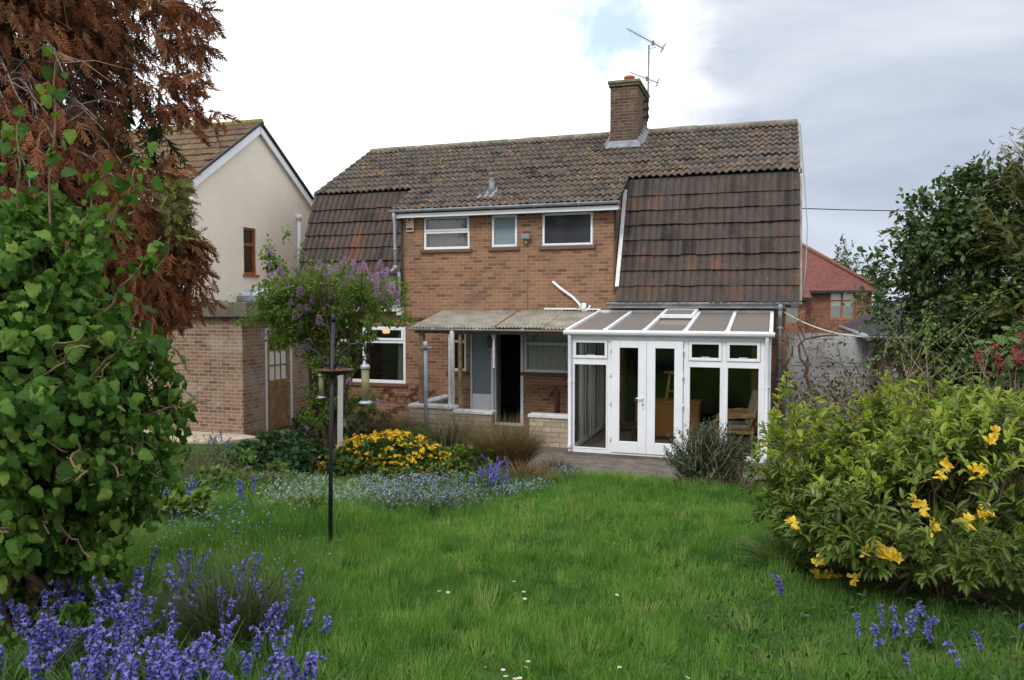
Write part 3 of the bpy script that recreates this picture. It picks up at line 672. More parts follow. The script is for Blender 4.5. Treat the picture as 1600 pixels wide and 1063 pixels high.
# chimney
CX0, CX1, CY0, CY1, CZ = 1.58, 2.24, 2.75, 4.25, 8.06
ch = MB().box(CX0, CX1, CY0, CY1, 5.9, CZ - .14)
chm = hp(ch, 'chimney', BR_CHIM, H)
MB().box(CX0 - .035, CX1 + .035, CY0 - .035, CY1 + .035, CZ - .139, CZ - .07).build('oversail_course', BR_CHIM, chm)
MB().box(CX0 - .06, CX1 + .06, CY0 - .06, CY1 + .06, CZ - .069, CZ).build('capping', plain('mossy_cement', (.17, .17, .115), .95, .35, 5, dirt=(.10, .12, .05)), chm, bevel=.012)
for yy_ in (3.2, 3.85):
    MB().lathe([(.125, 0), (.13, .05), (.115, .06), (.11, .14), (.135, .15), (.135, .20), (.10, .205), (.09, .1)], ((CX0 + CX1) / 2 + .05, yy_, CZ), 14).build('chimney_pot', TERRA, chm)
sv_ = (TU[1] - TB[1]) / (TU[0] - TB[0]); zr = lambda y: TB[1] + (y - TB[0]) * sv_
cf = MB(); cf.add([(CX0 - .10, CY0 - .20, zr(CY0 - .20) + .075), (CX1 + .12, CY0 - .20, zr(CY0 - .20) + .075), (CX1 + .02, CY0 - .012, zr(CY0) + .17), (CX0 - .02, CY0 - .012, zr(CY0) + .17), (CX1 + .02, CY0 - .004, zr(CY0) + .02), (CX0 - .02, CY0 - .004, zr(CY0) + .02)], [(0, 1, 2, 3), (3, 2, 4, 5), (0, 3, 5), (1, 4, 2)])
for sx, x in ((-1, CX0), (1, CX1)):
    for k in range(5):
        y0 = CY0 + k * .19; y1 = y0 + .19
        cf.add([(x + sx * .012, y0, zr(y0) + .02), (x + sx * .012, y1, zr(y1) + .02), (x + sx * .012, y1, zr(y0) + .27), (x + sx * .012, y0, zr(y0) + .27), (x + sx * .16, y0, zr(y0) + .075), (x + sx * .16, y1, zr(y1) + .075)], [(0, 1, 2, 3), (0, 4, 5, 1), (3, 4, 0), (3, 2, 5, 4)])
cf.build('flashing', LEAD, chm)
# sockets on the wall inside the conservatory
so = MB(); so.box(3.0, 3.12, -.03, -.004, 1.52, 1.62); so.box(3.0, 3.12, -.03, -.004, .82, .92); so.box(3.05, 3.07, -.015, -.004, .92, 1.52); hp(so, 'wall_sockets', UPVC, H, bevel=.004) if False else None
# dried creeper stuck to the wall under the left window
cr = MB(); rng = random.Random(5); lv = []
for k in range(26):
    p = Vector((rng.uniform(-3.9, -1.6), -.012, rng.uniform(.1, .75))); pts = [p.copy()]
    for i in range(10):
        p = p + Vector((rng.gauss(.02, .06), 0, rng.gauss(.01, .035))); p.z = min(max(p.z, .05), .84); pts.append(Vector((p.x, -.014 - rng.random() * .02, p.z))); lv.append(p.copy())
    cr.tube(pts, .007, 4)
for k in range(6):
    z = 2.33 + rng.random() * .06; pts = [(-2.6 + i * .09, -.012 - rng.random() * .01, z + rng.gauss(0, .015)) for i in range(10)]; cr.tube(pts, .005, 4)
wc = hroot('wall_creeper', -2.6, -.02, 0, 'dried brown creeper clinging to the brick under the white window', 'creeper')
hp(cr, 'stems', BARK_BROWN, wc)
P = np.array([tuple(p) for p in lv]); P[:, 1] -= .02
d = np.stack([RNG.normal(0, 1, len(P)), -np.abs(RNG.normal(0, .3, len(P))), RNG.normal(-.3, .6, len(P))], -1)
o = foliage('leaves', scatter(LEAF_LIGHT, P, basis(d, np.tile([0., -1, .2], (len(P), 1)) + RNG.normal(0, .4, (len(P), 3))), RNG.uniform(.04, .08, len(P))), DEAD, wc); o.location = -Vector(wc['ofs'][:])

# lit pendant lamp in the left room
LMX, LMZ = -3.69, 2.06
pl = hroot('pendant_lamp', LMX, 1.2, 2.0, 'small orange glowing pendant lamp seen through the left white window', 'lamp')
hp(MB().lathe([(.02, .11), (.06, .09), (.095, .02), (.09, -.06), (.07, -.09)], (LMX, 1.2, LMZ), 14), 'lamp_shade', LAMP, pl)
hp(MB().tube([(LMX, 1.2, LMZ + .2), (LMX, 1.2, 2.40)], .006, 6), 'flex', BLACK_MET, pl)

# ------------------------------------------------------------------ lean-to canopy of corrugated sheet
cx0, cx1 = -1.62, 1.93
K = hroot('lean_to_canopy', -.7, -1.6, 0, 'grey corrugated canopy over the back door on one white and one brown post', 'canopy')
cm = MB()
def sheet(x0, x1, y0, z0, y1, z1, pitch=.075, amp=.018):
    n = int((x1 - x0) / pitch * 6); v = []; f = []
    for th in (0, .008):
        for yy, zz in ((y0, z0), (y1, z1)):
            for i in range(n + 1):
                x = x0 + (x1 - x0) * i / n; v.append((x, yy, zz + amp * math.sin(2 * math.pi * (x / pitch)) + th))
    k = n + 1
    for i in range(n):
        f += [(i, i + k, i + 1 + k, i + 1), (2 * k + i, 2 * k + i + 1, 3 * k + i + 1, 3 * k + i), (i, i + 1, 2 * k + i + 1, 2 * k + i)]
    cm.add(v, f, True)
sheet(cx0, .25, -1.68, 2.215, -.02, 2.545); sheet(.20, 1.18, -1.70, 2.235, -.02, 2.562); sheet(1.12, cx1, -1.68, 2.215, -.02, 2.545)
hp(cm, 'roof_sheet', CORR, K)
hp(MB().bar((.22, -1.66, 2.265), (.22, -.03, 2.59), .035, .03), 'joint_strip', WOOD_OLD, K)
fr_ = MB(); fr_.box(cx0 + .05, cx1 - .05, -1.60, -1.54, 2.10, 2.20); fr_.box(cx0 + .05, cx1 - .05, -.06, -.004, 2.42, 2.51)
for x in (cx0 + .1, -.7, .2, 1.1, cx1 - .1): fr_.bar((x, -1.55, 2.155), (x, -.06, 2.46), .05, .07)
hp(fr_, 'timber_frame', WOOD_OLD, K)
gk = gutter(cx0 - .02, cx1 - .02, -1.70, 2.20, .042); hp(gk, 'gutter', GREY_PL, K)
ps = MB(); ps.box(-1.47, -1.36, -1.63, -1.53, .62, 2.10); hp(ps, 'post', WOOD_OLD, K, bevel=.008)
ps = MB(); ps.box(-.60, -.53, -1.62, -1.54, .58, 2.10); hp(ps, 'post', WOOD_OLD, K, bevel=.006)
ps = MB(); ps.tube([(-.70, -1.69, 2.17), (-.70, -1.67, 2.05), (-.70, -1.66, .40)], .045, 10); ps.box(-.80, -.755, -1.64, -1.56, .58, 2.10); hp(ps, 'white_downpipe', UPVC_OLD, K)
hp(MB().box(1.48, 1.98, -.10, -.006, 2.572, 2.60).box(.75, 1.46, -.07, -.006, 2.578, 2.61), 'edge_flashing', UPVC, K, bevel=.004)
# little black outside lamp under the canopy
ol = hroot('porch_lamp', .04, -1.45, 1.95, 'small black lantern hanging under the corrugated canopy by the doorway', 'lamp')
hp(MB().tube([(.02, -1.54, 2.08), (.02, -1.47, 2.06), (.02, -1.45, 2.0)], .012, 6).lathe([(.02, .12), (.06, .06), (.065, .03), (.05, 0), (.04, -.10), (.015, -.12)], (.02, -1.45, 1.93), 8), 'lantern', BLACK_MET, ol)
hp(MB().box(.10, .135, -1.50, -1.47, 1.42, 2.10), 'conduit', UPVC_OLD, ol)

# ------------------------------------------------------------------ low split-block walls
def block_wall(x0, x1, y0, y1, h, label, extra=None):
    r = hroot('low_block_wall', (x0 + x1) / 2, y0, 0, label, 'low wall')
    b = MB().box(x0, x1, y0, y1, -.1, h)
    if extra: b.box(*extra, -.1, h)
    hp(b, 'block_course', BR_BLOCK, r, bevel=.006)
    c_ = MB().box(x0 - .03, x1 + .03, y0 - .03, y1 + .03, h + .001, h + .065)
    if extra: c_.box(extra[0] - .03, extra[1] + .03, extra[2] + .032, extra[3], h + .001, h + .063)
    hp(c_, 'coping', UPVC_OLD, r, bevel=.01)
block_wall(-1.60, -.62, -1.78, -1.56, .60, 'tan block wall with white coping carrying the brown canopy post', (-1.60, -1.38, -1.56, -.01))
block_wall(-.58, .20, -1.86, -1.64, .53, 'short tan block wall with white coping in front of the open doorway')
block_wall(1.04, 1.86, -2.05, -1.83, .55, 'tan block wall with white coping beside the conservatory corner')
# brown outdoor tap pipe
tp = hroot('brown_vent_hood', 1.05, -.05, .75, 'brown bent pipe hood on the brick below the kitchen window', 'pipe')
hp(MB().tube([(1.03, -.07, .3), (1.03, -.07, .80), (1.01, -.09, .88), (.94, -.12, .89), (.90, -.14, .85), (.90, -.14, .74)], .045, 8), 'bent_pipe', plain('brown_plastic', (.16, .085, .06), .6, .2), tp)

# ------------------------------------------------------------------ conservatory
A0, A1, AF = 1.95, 5.37, -2.64; EV = 2.16; BZ = 2.50
Q = hroot('conservatory', 3.66, AF, 0, 'white framed lean-to conservatory with double glass doors and bronze roof sheets', 'conservatory')
base = MB(); base.box(A0 - .03, A1 + .03, AF - .03, AF + .09, -.12, .06); base.box(A0 - .03, A0 + .09, AF + .09, -.005, -.12, .06); base.box(A1 - .09, A1 + .03, AF + .09, -.005, -.12, .06)
hp(base, 'plinth', CONC, Q)
hp(MB().box(A0 + .09, A1 - .09, AF + .09, -.005, -.06, .05), 'floor_slab', FLOOR_INT, Q)
fm = MB(); y0, y1 = AF, AF + .075
fm.box(A0, A0 + .085, y0, y1, .061, EV); fm.box(A1 - .16, A1, y0, y1, .061, EV)
fm.box(2.66, 2.725, y0, y1, .061, EV - .09); fm.box(3.965, 4.045, y0, y1, .061, EV - .09)
fm.box(A0 + .085, A1 - .16, y0 - .002, y1 + .002, EV - .09, EV); fm.box(A0 + .085, 2.66, y0, y1, .061, .13); fm.box(4.045, A1 - .16, y0, y1, .061, .13); fm.box(2.725, 3.965, y0 - .02, y1, .061, .10)
fm.box(A0 + .085, 2.66, y0, y1, 1.66, 1.74); fm.box(4.045, A1 - .16, y0, y1, 1.66, 1.74); fm.box(4.595, 4.665, y0 - .001, y1, .131, 1.66); fm.box(4.595, 4.665, y0 - .001, y1, 1.74, EV - .09)
# side walls
for xa, xb in ((A0, A0 + .075), (A1 - .075, A1)):
    fm.box(xa, xb, y1, -.006, EV - .09, EV - .001); fm.box(xa, xb, y1, -.006, .061, .13)
    for yy in (-1.8, -.95, -.075): fm.box(xa + .001, xb - .001, yy, yy + .069, .131, EV - .091)
hp(fm, 'frame', UPVC, Q, bevel=.005)
def casement(x0, x1, z0, z1, hd=True):
    r = hp(MB().frame(x0, x1, z0, z1, .05, AF - .022, AF + .03), 'top_casement', UPVC, Q, bevel=.005)
    MB().box(x0 + .048, x1 - .048, AF + .0, AF + .008, z0 + .048, z1 - .048).build('pane', GLASS, r)
    xm = (x0 + x1) / 2; MB().box(xm - .07, xm + .07, AF + .03, AF + .045, z0 + .05, z0 + .07).build('stay', UPVC, r)
casement(A0 + .09, 2.655, 1.742, EV - .092); casement(4.05, 4.592, 1.742, EV - .092); casement(4.668, A1 - .165, 1.742, EV - .092)
for a, b in ((A0 + .085, 2.66), (4.045, 4.595), (4.665, A1 - .16)):
    pf = hp(MB().frame(a, b, .131, 1.659, .028, AF - .008, AF + .04), 'fixed_light', UPVC, Q, bevel=.004); MB().box(a + .026, b - .026, AF + .012, AF + .02, .157, 1.633).build('pane', GLASS, pf)
for xa in (A0 + .034, A1 - .042):
    sp_ = hp(MB().box(xa, xa + .008, y1, -.006, .13, EV - .09), 'side_pane', GLASS, Q)
for k, (a, b) in enumerate(((2.73, 3.343), (3.347, 3.96))):
    d_ = MB(); z0, z1 = .105, EV - .095; f0, f1 = AF - .045, AF + .02
    d_.box(a, a + .145, f0, f1, z0, z1); d_.box(b - .145, b, f0, f1, z0, z1); d_.box(a + .145, b - .145, f0, f1, z0, z0 + .20); d_.box(a + .145, b - .145, f0, f1, z1 - .125, z1)
    dd = hp(d_, 'glass_door', UPVC, Q, bevel=.006)
    MB().box(a + .143, b - .143, AF - .016, AF - .006, z0 + .198, z1 - .123).build('pane', GLASS, dd)
    hx = a - .004 if k == 0 else b + .004
    hg = MB()
    for z in (.30, .92, 1.42, 1.85): hg.tube([(hx, f0 - .012, z), (hx, f0 - .012, z + .09)], .011, 8)
    hg.build('hinge', UPVC_OLD, dd)
    if k == 0:
        hh = MB(); hh.box(b - .075, b - .04, f0 - .012, f0 - .001, .90, 1.10); hh.tube([(b - .057, f0 - .012, 1.07), (b - .057, f0 - .05, 1.07), (b - .17, f0 - .055, 1.075)], .011, 8); hh.build('door_handle', UPVC, dd)
        MB().box(b - .066, b - .048, f0 - .0145, f0 - .0125, .94, .985).build('keyhole', BLACK_MET, dd)
# roof
ry0, rz0, ry1, rz1 = AF - .06, EV + .06, -.10, BZ + .02
n_ = Vector((0, -(rz1 - rz0), ry1 - ry0)).normalized()
eb = MB(); eb.box(A0 - .05, A1 + .05, AF - .05, AF + .06, EV + .001, EV + .06); hp(eb, 'eaves_beam', UPVC, Q, bevel=.006)
gq = MB(); gq.prism([(AF - .15, EV + .01), (AF - .052, EV - .015), (AF - .052, EV + .075), (AF - .16, EV + .075), (AF - .165, EV + .045)], 'x', A0 - .06, A1 + .06); hp(gq, 'gutter', UPVC, Q, bevel=.005)
xs = [A0 + .0 + (A1 - A0) * k / 5 for k in range(6)]
for k in range(5):
    g = MB(); a, b = xs[k] + .03, xs[k + 1] - .03
    v = [Vector((a, ry0, rz0)), Vector((b, ry0, rz0)), Vector((b, ry1, rz1)), Vector((a, ry1, rz1))]
    g.add(v + [p - n_ * .02 for p in v], [(0, 1, 2, 3), (7, 6, 5, 4), (0, 4, 5, 1), (1, 5, 6, 2), (2, 6, 7, 3), (3, 7, 4, 0)]); hp(g, 'roof_panel', GLASS_ROOF, Q)
for k in range(6):
    b = MB(); b.bar((xs[k], ry0 - .03, rz0 + .016), (xs[k], ry1, rz1 + .016), .062, .055, n_)
    if 0 < k < 5: b.tube([Vector((xs[k], ry0 - .055, rz0 + .012)), Vector((xs[k], ry0 - .031, rz0 + .012))], .05, 14)
    hp(b, 'rafter', UPVC, Q, bevel=.005)
    b = MB()
bt = MB(); bt.box(A0 - .03, A1 + .03, -.099, -.006, BZ - .02, BZ + .07); bt.box(xs[0] + .032, xs[5] - .032, ry0 - .028, ry0 - .002, rz0 - .02, rz0 + .026); hp(bt, 'wall_plate', UPVC_OLD, Q, bevel=.004)
vt = MB(); f0_, f1_ = .62, .97
def onr(x, f, up_): return Vector((x, ry0 + (ry1 - ry0) * f, rz0 + (rz1 - rz0) * f)) + n_ * up_
a, b = xs[2] + .05, xs[3] - .05
for p, q in (((a, f0_), (b, f0_)), ((a, f1_), (b, f1_)), ((a, f0_), (a, f1_)), ((b, f0_), (b, f1_))): vt.bar(onr(p[0], p[1], .06), onr(q[0], q[1], .06), .06, .07, n_)
rv = hp(vt, 'roof_vent', UPVC, Q, bevel=.004)
g = MB(); v = [onr(a, f0_, .075), onr(b, f0_, .075), onr(b, f1_, .075), onr(a, f1_, .075)]
g.add(v + [p - n_ * .02 for p in v], [(0, 1, 2, 3), (7, 6, 5, 4), (0, 4, 5, 1), (1, 5, 6, 2), (2, 6, 7, 3), (3, 7, 4, 0)]); g.build('pane', GLASS_ROOF, rv)
for x in (A0 + .04, A1 - .06):
    hp(MB().tube([(x, AF - .10, EV + .01), (x, AF - .07, EV - .06), (x, AF - .045, .22), (x, AF - .10, .14)], .033, 10).tube([(x, AF - .05, 1.3), (x, AF - .05, 1.36)], .041, 10), 'downpipe', UPVC, Q)
# vertical blind along the left side, inside
vb = MB()
for k in range(9):
    y = -2.36 + k * .26; vb.bar((A0 + .20, y, 1.1), (A0 + .135 + .01 * (k % 2), y + .13, 1.1), .006, 1.88, (0, 0, 1))
vb.box(A0 + .15, A0 + .19, -2.45, -.1, 2.045, 2.07)
hp(vb, 'vertical_blind', BLIND, Q)

# furniture inside the conservatory
sb = hroot('wooden_sideboard', 3.35, -.75, .05, 'orange brown wooden sideboard inside the conservatory behind the double doors', 'sideboard')
hp(MB().box(2.85, 4.05, -.86, -.42, .12, .78), 'body', WOOD_SIDE, sb, bevel=.006); hp(MB().box(2.82, 4.08, -.89, -.40, .781, .82), 'top', WOOD_SIDE, sb, bevel=.008)
for k in range(3): hp(MB().box(2.88 + k * .39, 3.24 + k * .39, -.876, -.861, .16, .74), 'door', WOOD_SIDE, sb, bevel=.004)
hp(MB().box(2.90, 4.0, -.82, -.46, .051, .119), 'base', MAHOG, sb)
stl = hroot('pine_stool', 3.62, -.62, .82, 'yellow pine stool standing on the wooden sideboard in the conservatory', 'stool')
hp(MB().lathe([(.25, .52), (.26, .54), (.25, .56)], (3.62, -.64, .82), 18, (1, .7)), 'seat', WOOD_PINE, stl)
for sx in (-1, 1):
    for sy in (-1, 1): hp(MB().tube([(3.62 + sx * .20, -.64 + sy * .12, .822), (3.62 + sx * .13, -.64 + sy * .08, 1.34)], [.015, .02], 8), 'leg', WOOD_PINE, stl)
hp(MB().tube([(3.45, -.73, .99), (3.79, -.73, .99)], .012, 6).tube([(3.45, -.55, .99), (3.79, -.55, .99)], .012, 6), 'rail', WOOD_PINE, stl)
tb = hroot('round_side_table', 2.78, -1.7, .05, 'low dark round table with curved legs on the conservatory floor', 'table')
hp(MB().lathe([(.36, .37), (.385, .385), (.38, .40), (.34, .405)], (2.78, -1.70, .05), 24).lathe([(.28, .31), (.28, .37)], (2.78, -1.7, .05), 20), 'table_top', MAHOG, tb)
for k in range(4):
    a = math.pi / 4 + k * math.pi / 2; c_, s_ = math.cos(a), math.sin(a)
    hp(MB().tube([(2.78 + c_ * r_, -1.70 + s_ * r_, z) for r_, z in ((.25, .38), (.31, .33), (.29, .22), (.27, .12), (.31, .065))], [.035, .036, .022, .016, .02], 8), 'leg', MAHOG, tb)
rc = hroot('rattan_armchair', 4.85, -1.5, .05, 'tan cane armchair with pale cushion behind the right conservatory panes', 'armchair')
cb = MB()
def arc(c0, r, a0, a1, n=12, pl_='x'): return [(c0[0], c0[1] + r * math.cos(a0 + (a1 - a0) * i / n), c0[2] + r * math.sin(a0 + (a1 - a0) * i / n)) for i in range(n + 1)]
bx, by = 4.85, -1.55
hoop = [(bx + .14, by + .34, .45), (bx + .30, by + .30, .75), (bx + .34, by + .24, 1.0), (bx + .30, by + .05, 1.13), (bx + .30, by - .15, 1.10), (bx + .28, by - .28, .85), (bx + .14, by - .32, .45)]
cb.tube(hoop, .022, 8)
for k in range(7):
    f = k / 6; cb.tube([(bx + .14, by + .32 - .62 * f, .45), (bx + .26, by + .10 - .2 * (f - .5), .8), (bx + .31, by + .27 - .5 * (1 - f) * .9, 1.05 + .06 * math.sin(f * 3.1))], .010, 6)
    cb.tube([(bx + .14, by - .32 + .62 * f, .45), (bx + .27, by - .10 + .3 * (f - .5), .85), (bx + .31, by - .20 + .5 * (1 - f) * .8, 1.06)], .010, 6)
hp(cb, 'backrest', RATTAN, rc)
for sy in (-1, 1):
    ar = MB()
    for dz in (0, .035, .07): ar.tube([(bx + .28, by + sy * .33, .72 + dz * .5), (bx, by + sy * .36, .70 + dz), (bx - .28, by + sy * .36, .68 + dz * .8), (bx - .42, by + sy * .33, .60 + dz * .5), (bx - .44, by + sy * .32, .45)], .018, 6)
    hp(ar, 'armrest', RATTAN, rc)
    for sx in (-.38, .22): hp(MB().tube([(bx + sx, by + sy * .30, .06), (bx + sx, by + sy * .30, .45)], .02, 8), 'leg', RATTAN, rc)
hp(MB().box(bx - .42, bx + .24, by - .31, by + .31, .40, .46), 'seat', RATTAN, rc, bevel=.015); hp(MB().box(bx - .38, bx + .16, by - .28, by + .28, .462, .56), 'cushion', CUSHION, rc, bevel=.04)
cu = MB(); cu.bar((bx + .14, by + .02, .56), (bx + .27, by + .02, 1.14), .5, .12, (-.9, 0, .2)); hp(cu, 'back_cushion', CUSHION, rc, bevel=.045)

# ------------------------------------------------------------------ television aerial on the chimney
ta = hroot('television_aerial', 2.35, 3.6, 7.5, 'two toothed television aerials on a tall mast strapped to the chimney', 'aerial')
mx, my = 2.34, 3.65
hp(MB().tube([(mx, my, 7.25), (mx + .02, my, 9.12)], .019, 8), 'mast', ALU, ta)
bkt = MB()
for z in (7.32, 7.52, 7.72): bkt.box(2.245, mx, my - .03, my + .03, z, z + .05); bkt.tube([(mx, my, z), (mx, my, z + .09)], .035, 8)
hp(bkt, 'bracket', BLACK_MET, ta)
def yagi(c0, dirv, ln, n, half, name):
    y = MB(); c0 = Vector(c0); dv = Vector(dirv).normalized(); e = dv.cross(Vector((0, 0, 1))).normalized()
    y.tube([c0 - dv * .30, c0 + dv * (ln - .3)], .011, 6)
    for k in range(n):
        p = c0 + dv * (-.18 + (ln - .15) * k / n); h = half * (1 - .35 * k / n); y.tube([p - e * h, p + e * h], .005, 4)
    up_ = e.cross(dv).normalized()
    p = c0 - dv * .28
    for s_ in (-1, 1):
        for q in (.04, .09): y.tube([p + up_ * s_ * q - e * half, p + up_ * s_ * q + e * half], .006, 4)
    y.tube([p - up_ * .11, p + up_ * .11], .009, 6); y.box(c0.x - .03, c0.x + .03, c0.y - .03, c0.y + .03, c0.z - .05, c0.z + .05)
    y.tube([c0 - dv * .1 - up_ * .06, c0 - dv * .0 - up_ * .16, c0 - up_ * .02], .008, 5)
    return hp(y, name, ALU, ta)
yagi((mx + .12, my, 9.16), (-.80, -.42, .42), 1.05, 13, .16, 'upper_aerial')
yagi((mx - .02, my, 8.30), (-.82, -.40, .30), .78, 9, .15, 'lower_aerial')
hp(MB().tube([(mx + .02, my, 7.4), (mx + .15, my - .02, 7.2), (mx + .5, my + .04, 7.08), (mx + 1.2, my + .05, 7.075)], .006, 5), 'cable', plain('aerial_cable', (.35, .35, .34), .6, .1), ta)
# ------------------------------------------------------------------ brick outbuilding with a flat concrete roof
OX = -4.78
B = hroot('brick_outbuilding', OX, -2.9, 0, 'flat roofed brown brick outbuilding with a peeling wooden door', 'outbuilding')
ob = MB(); ob.box(-8.6, OX, -2.90, -2.68, -.2, 2.40)
# side wall facing right with a doorway
yd0, yd1 = -2.18, -1.22
ob.box(OX - .22, OX, -2.679, yd0, -.2, 2.40); ob.box(OX - .22, OX, yd1, -.30, -.2, 2.40); ob.box(OX - .22, OX, yd0, yd1, 2.20, 2.40)
ob.box(-8.6, OX - .221, -.5, -.30, -.2, 2.40)
hp(ob, 'brick_wall', BR_OUT, B)
cb = MB().box(-8.7, OX + .24, -3.06, -.24, 2.43, 2.74); hp(cb, 'concrete_roof', CONC, B, bevel=.02)
hp(MB().box(-8.65, OX + .10, -2.98, -.30, 2.401, 2.43), 'dark_edge', BLACK_MET, B)  # thin black strip between wall top and roof slab
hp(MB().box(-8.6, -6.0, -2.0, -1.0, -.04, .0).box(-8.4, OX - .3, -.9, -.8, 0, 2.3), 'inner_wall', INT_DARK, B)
df = MB(); df.box(OX - .06, OX + .025, yd0, yd0 + .06, -.02, 2.20); df.box(OX - .06, OX + .025, yd1 - .06, yd1, -.02, 2.20); df.box(OX - .06, OX + .02, yd0 + .06, yd1 - .06, 2.13, 2.20)
hp(df, 'door_frame', UPVC_OLD, B, bevel=.004)
dd = MB(); a, b = yd0 + .065, yd1 - .065; x0, x1 = OX - .05, OX - .005
dd.box(x0, x1, a, a + .11, .0, 2.12); dd.box(x0, x1, b - .11, b, .0, 2.12); dd.box(x0, x1, a + .11, b - .11, .0, .20); dd.box(x0, x1, a + .11, b - .11, .90, 1.06); dd.box(x0, x1, a + .11, b - .11, 2.02, 2.12)
dd.box(x0, x1, (a + b) / 2 - .05, (a + b) / 2 + .05, .20, .90); dd.box(x0 + .012, x1 - .012, a + .11, (a + b) / 2 - .05, .20, .90); dd.box(x0 + .012, x1 - .012, (a + b) / 2 + .05, b - .11, .20, .90)
w_ = b - a - .22
for k in (1, 2): dd.box(x0 + .005, x1 - .002, a + .11 + w_ * k / 3 - .014, a + .11 + w_ * k / 3 + .014, 1.06, 2.02)
for k in (1, 2):
    for j in range(3): dd.box(x0 + .006, x1 - .003, a + .11 + w_ * j / 3 + (.014 if j else 0), a + .11 + w_ * (j + 1) / 3 - (.014 if j < 2 else 0), 1.06 + .32 * k - .013, 1.06 + .32 * k + .013)
do = hp(dd, 'wooden_door', WOOD_DOOR, B, bevel=.005)
MB().box(x0 + .018, x0 + .024, a + .108, b - .108, 1.70, 2.02).build('pane', GLASS_DARK, do); MB().box(x0 + .018, x0 + .024, a + .108, b - .108, 1.06, 1.699).build('pane', plain('whitened_glass', (.62, .64, .63), .4, .15, 6), do)
MB().tube([(x1, b - .05, 1.0), (x1 + .045, b - .05, 1.0), (x1 + .045, b - .15, 1.0)], .012, 6).build('door_handle', GALV, do)
# dark drainpipe between outbuilding and house
dpt = hroot('black_drainpipe', -4.62, -.14, 0, 'black drainpipe in the gap between outbuilding and house wall', 'drainpipe')
hp(MB().tube([(-4.62, -.14, .0), (-4.62, -.14, 2.40)], .045, 10), 'pipe', BLACK_MET, dpt); hp(MB().tube([(-4.62, -.14, 1.2), (-4.62, -.14, 1.28)], .056, 10), 'collar', BLACK_MET, dpt)

# ------------------------------------------------------------------ neighbour's cream house
GX = -7.0; AY, AZ = .70, 7.22; SL = .70; ED = 2.45
Nb = hroot('cream_house', GX, AY, 0, 'cream rendered gable house with white bargeboards and a narrow brown window', 'house')
wz = AZ - .06
gw = MB(); hole = (.08, .58, 3.43, 4.59)
# gable wall: prism in (y,z) split round the window
def gl(y): return AZ - .08 - abs(y - AY) * SL
y0, y1 = AY - ED + .1, AY + ED - .1
def gpoly(a, b, zlo):
    p = [(a, zlo), (b, zlo), (b, gl(b))]
    if a < AY < b: p.append((AY, gl(AY)))
    p.append((a, gl(a))); return p
gw.prism(gpoly(y0, hole[0], -.2), 'x', GX - .25, GX); gw.prism(gpoly(hole[1], y1, -.2), 'x', GX - .25, GX)
gw.prism([(hole[0], -.2), (hole[1], -.2), (hole[1], hole[2]), (hole[0], hole[2])], 'x', GX - .25, GX); gw.prism(gpoly(hole[0], hole[1], hole[3]), 'x', GX - .25, GX)
gw.box(-16, GX - .251, y0, y0 + .25, -.2, gl(y0)); gw.box(-16, GX - .251, y1 - .25, y1, -.2, gl(y1))
hp(gw, 'rendered_wall', RENDER_CREAM, Nb)
ez = AZ - ED * SL
tr = [tile_plane(-16, GX + .12, AY - ED - .15, ez - .15 * SL, AY, AZ + .03, 9, pitch=.17, amp=.02, step=.03, per=6)]
tile_obj('tiled_roof', tr, TILE_NB, Nb)
hp(MB().prism([(AY + .0, AZ + .02), (AY + ED + .2, ez - .2 * SL + .02), (AY + ED + .2, ez - .2 * SL - .05), (AY, AZ - .05)], 'x', -16, GX + .12), 'rear_roof', SLATE, Nb)
hp(MB().tube([(-16, AY, AZ + .03), (GX + .13, AY, AZ + .03)], .10, 10), 'ridge_tiles', plain('lichen_ridge', (.24, .20, .07), .95, .3, 5), Nb)
for s in (-1, 1):
    bb = MB(); bb.bar((GX + .09, AY - s * .0, AZ - .10), (GX + .09, AY + s * (ED + .12), AZ - .10 - (ED + .12) * SL), .03, .22, (0, s * SL, 1))
    bb.bar((GX + .04, AY, AZ - .17), (GX + .04, AY + s * (ED + .10), AZ - .17 - (ED + .10) * SL), .10, .02, (0, s * SL, 1))
    hp(bb, 'bargeboard', UPVC, Nb)
for s in (-1, 1): hp(MB().bar((GX + .115, AY, AZ + .025), (GX + .115, AY + s * (ED + .2), AZ + .025 - (ED + .2) * SL), .06, .05, (0, s * SL, 1)), 'verge', SLATE, Nb)
wf = MB(); a, b, c_, d = hole; x0, x1 = GX - .12, GX - .03
wf.box(x0, x1, a, a + .06, c_, d); wf.box(x0, x1, b - .06, b, c_, d); wf.box(x0, x1, a + .06, b - .06, c_, c_ + .06); wf.box(x0, x1, a + .06, b - .06, d - .06, d); wf.box(x0, x1, a + .06, b - .06, d - .45, d - .38)
nw = hp(wf, 'window', WOOD_BROWN, Nb, bevel=.004)
MB().box(GX - .08, GX - .07, a + .05, b - .05, c_ + .05, d - .05).build('pane', GLASS, nw); MB().box(GX - .10, GX + .05, a - .05, b + .05, c_ - .06, c_ - .003).build('sill', WOOD_BROWN, nw)
MB().box(GX - .5, GX - .49, a - .2, b + .2, c_ - .1, d + .1).build('room_backdrop', BLIND, nw)
MB().lathe([(.06, 0), (.08, .1), (.10, .22), (.02, .26)], (GX - .2, b - .2, c_ + .05), 10).build('pot_plant', G_IVY, nw)
hp(MB().tube([(GX + .06, 2.36, 5.05), (GX + .06, 2.36, 2.6)], .055, 10).tube([(GX + .06, 2.36, 5.13), (GX + .06, 2.36, 4.98)], .075, 10), 'soil_pipe', UPVC, Nb)
fx = MB(); fx.box(-9.0, OX - .5, -.20, 2.0, 2.62, 2.88)
ft = hroot('flat_roof_extension', -6.6, -.2, 2.3, 'blue grey flat roof edge of the neighbour standing behind the brick outbuilding', 'extension')
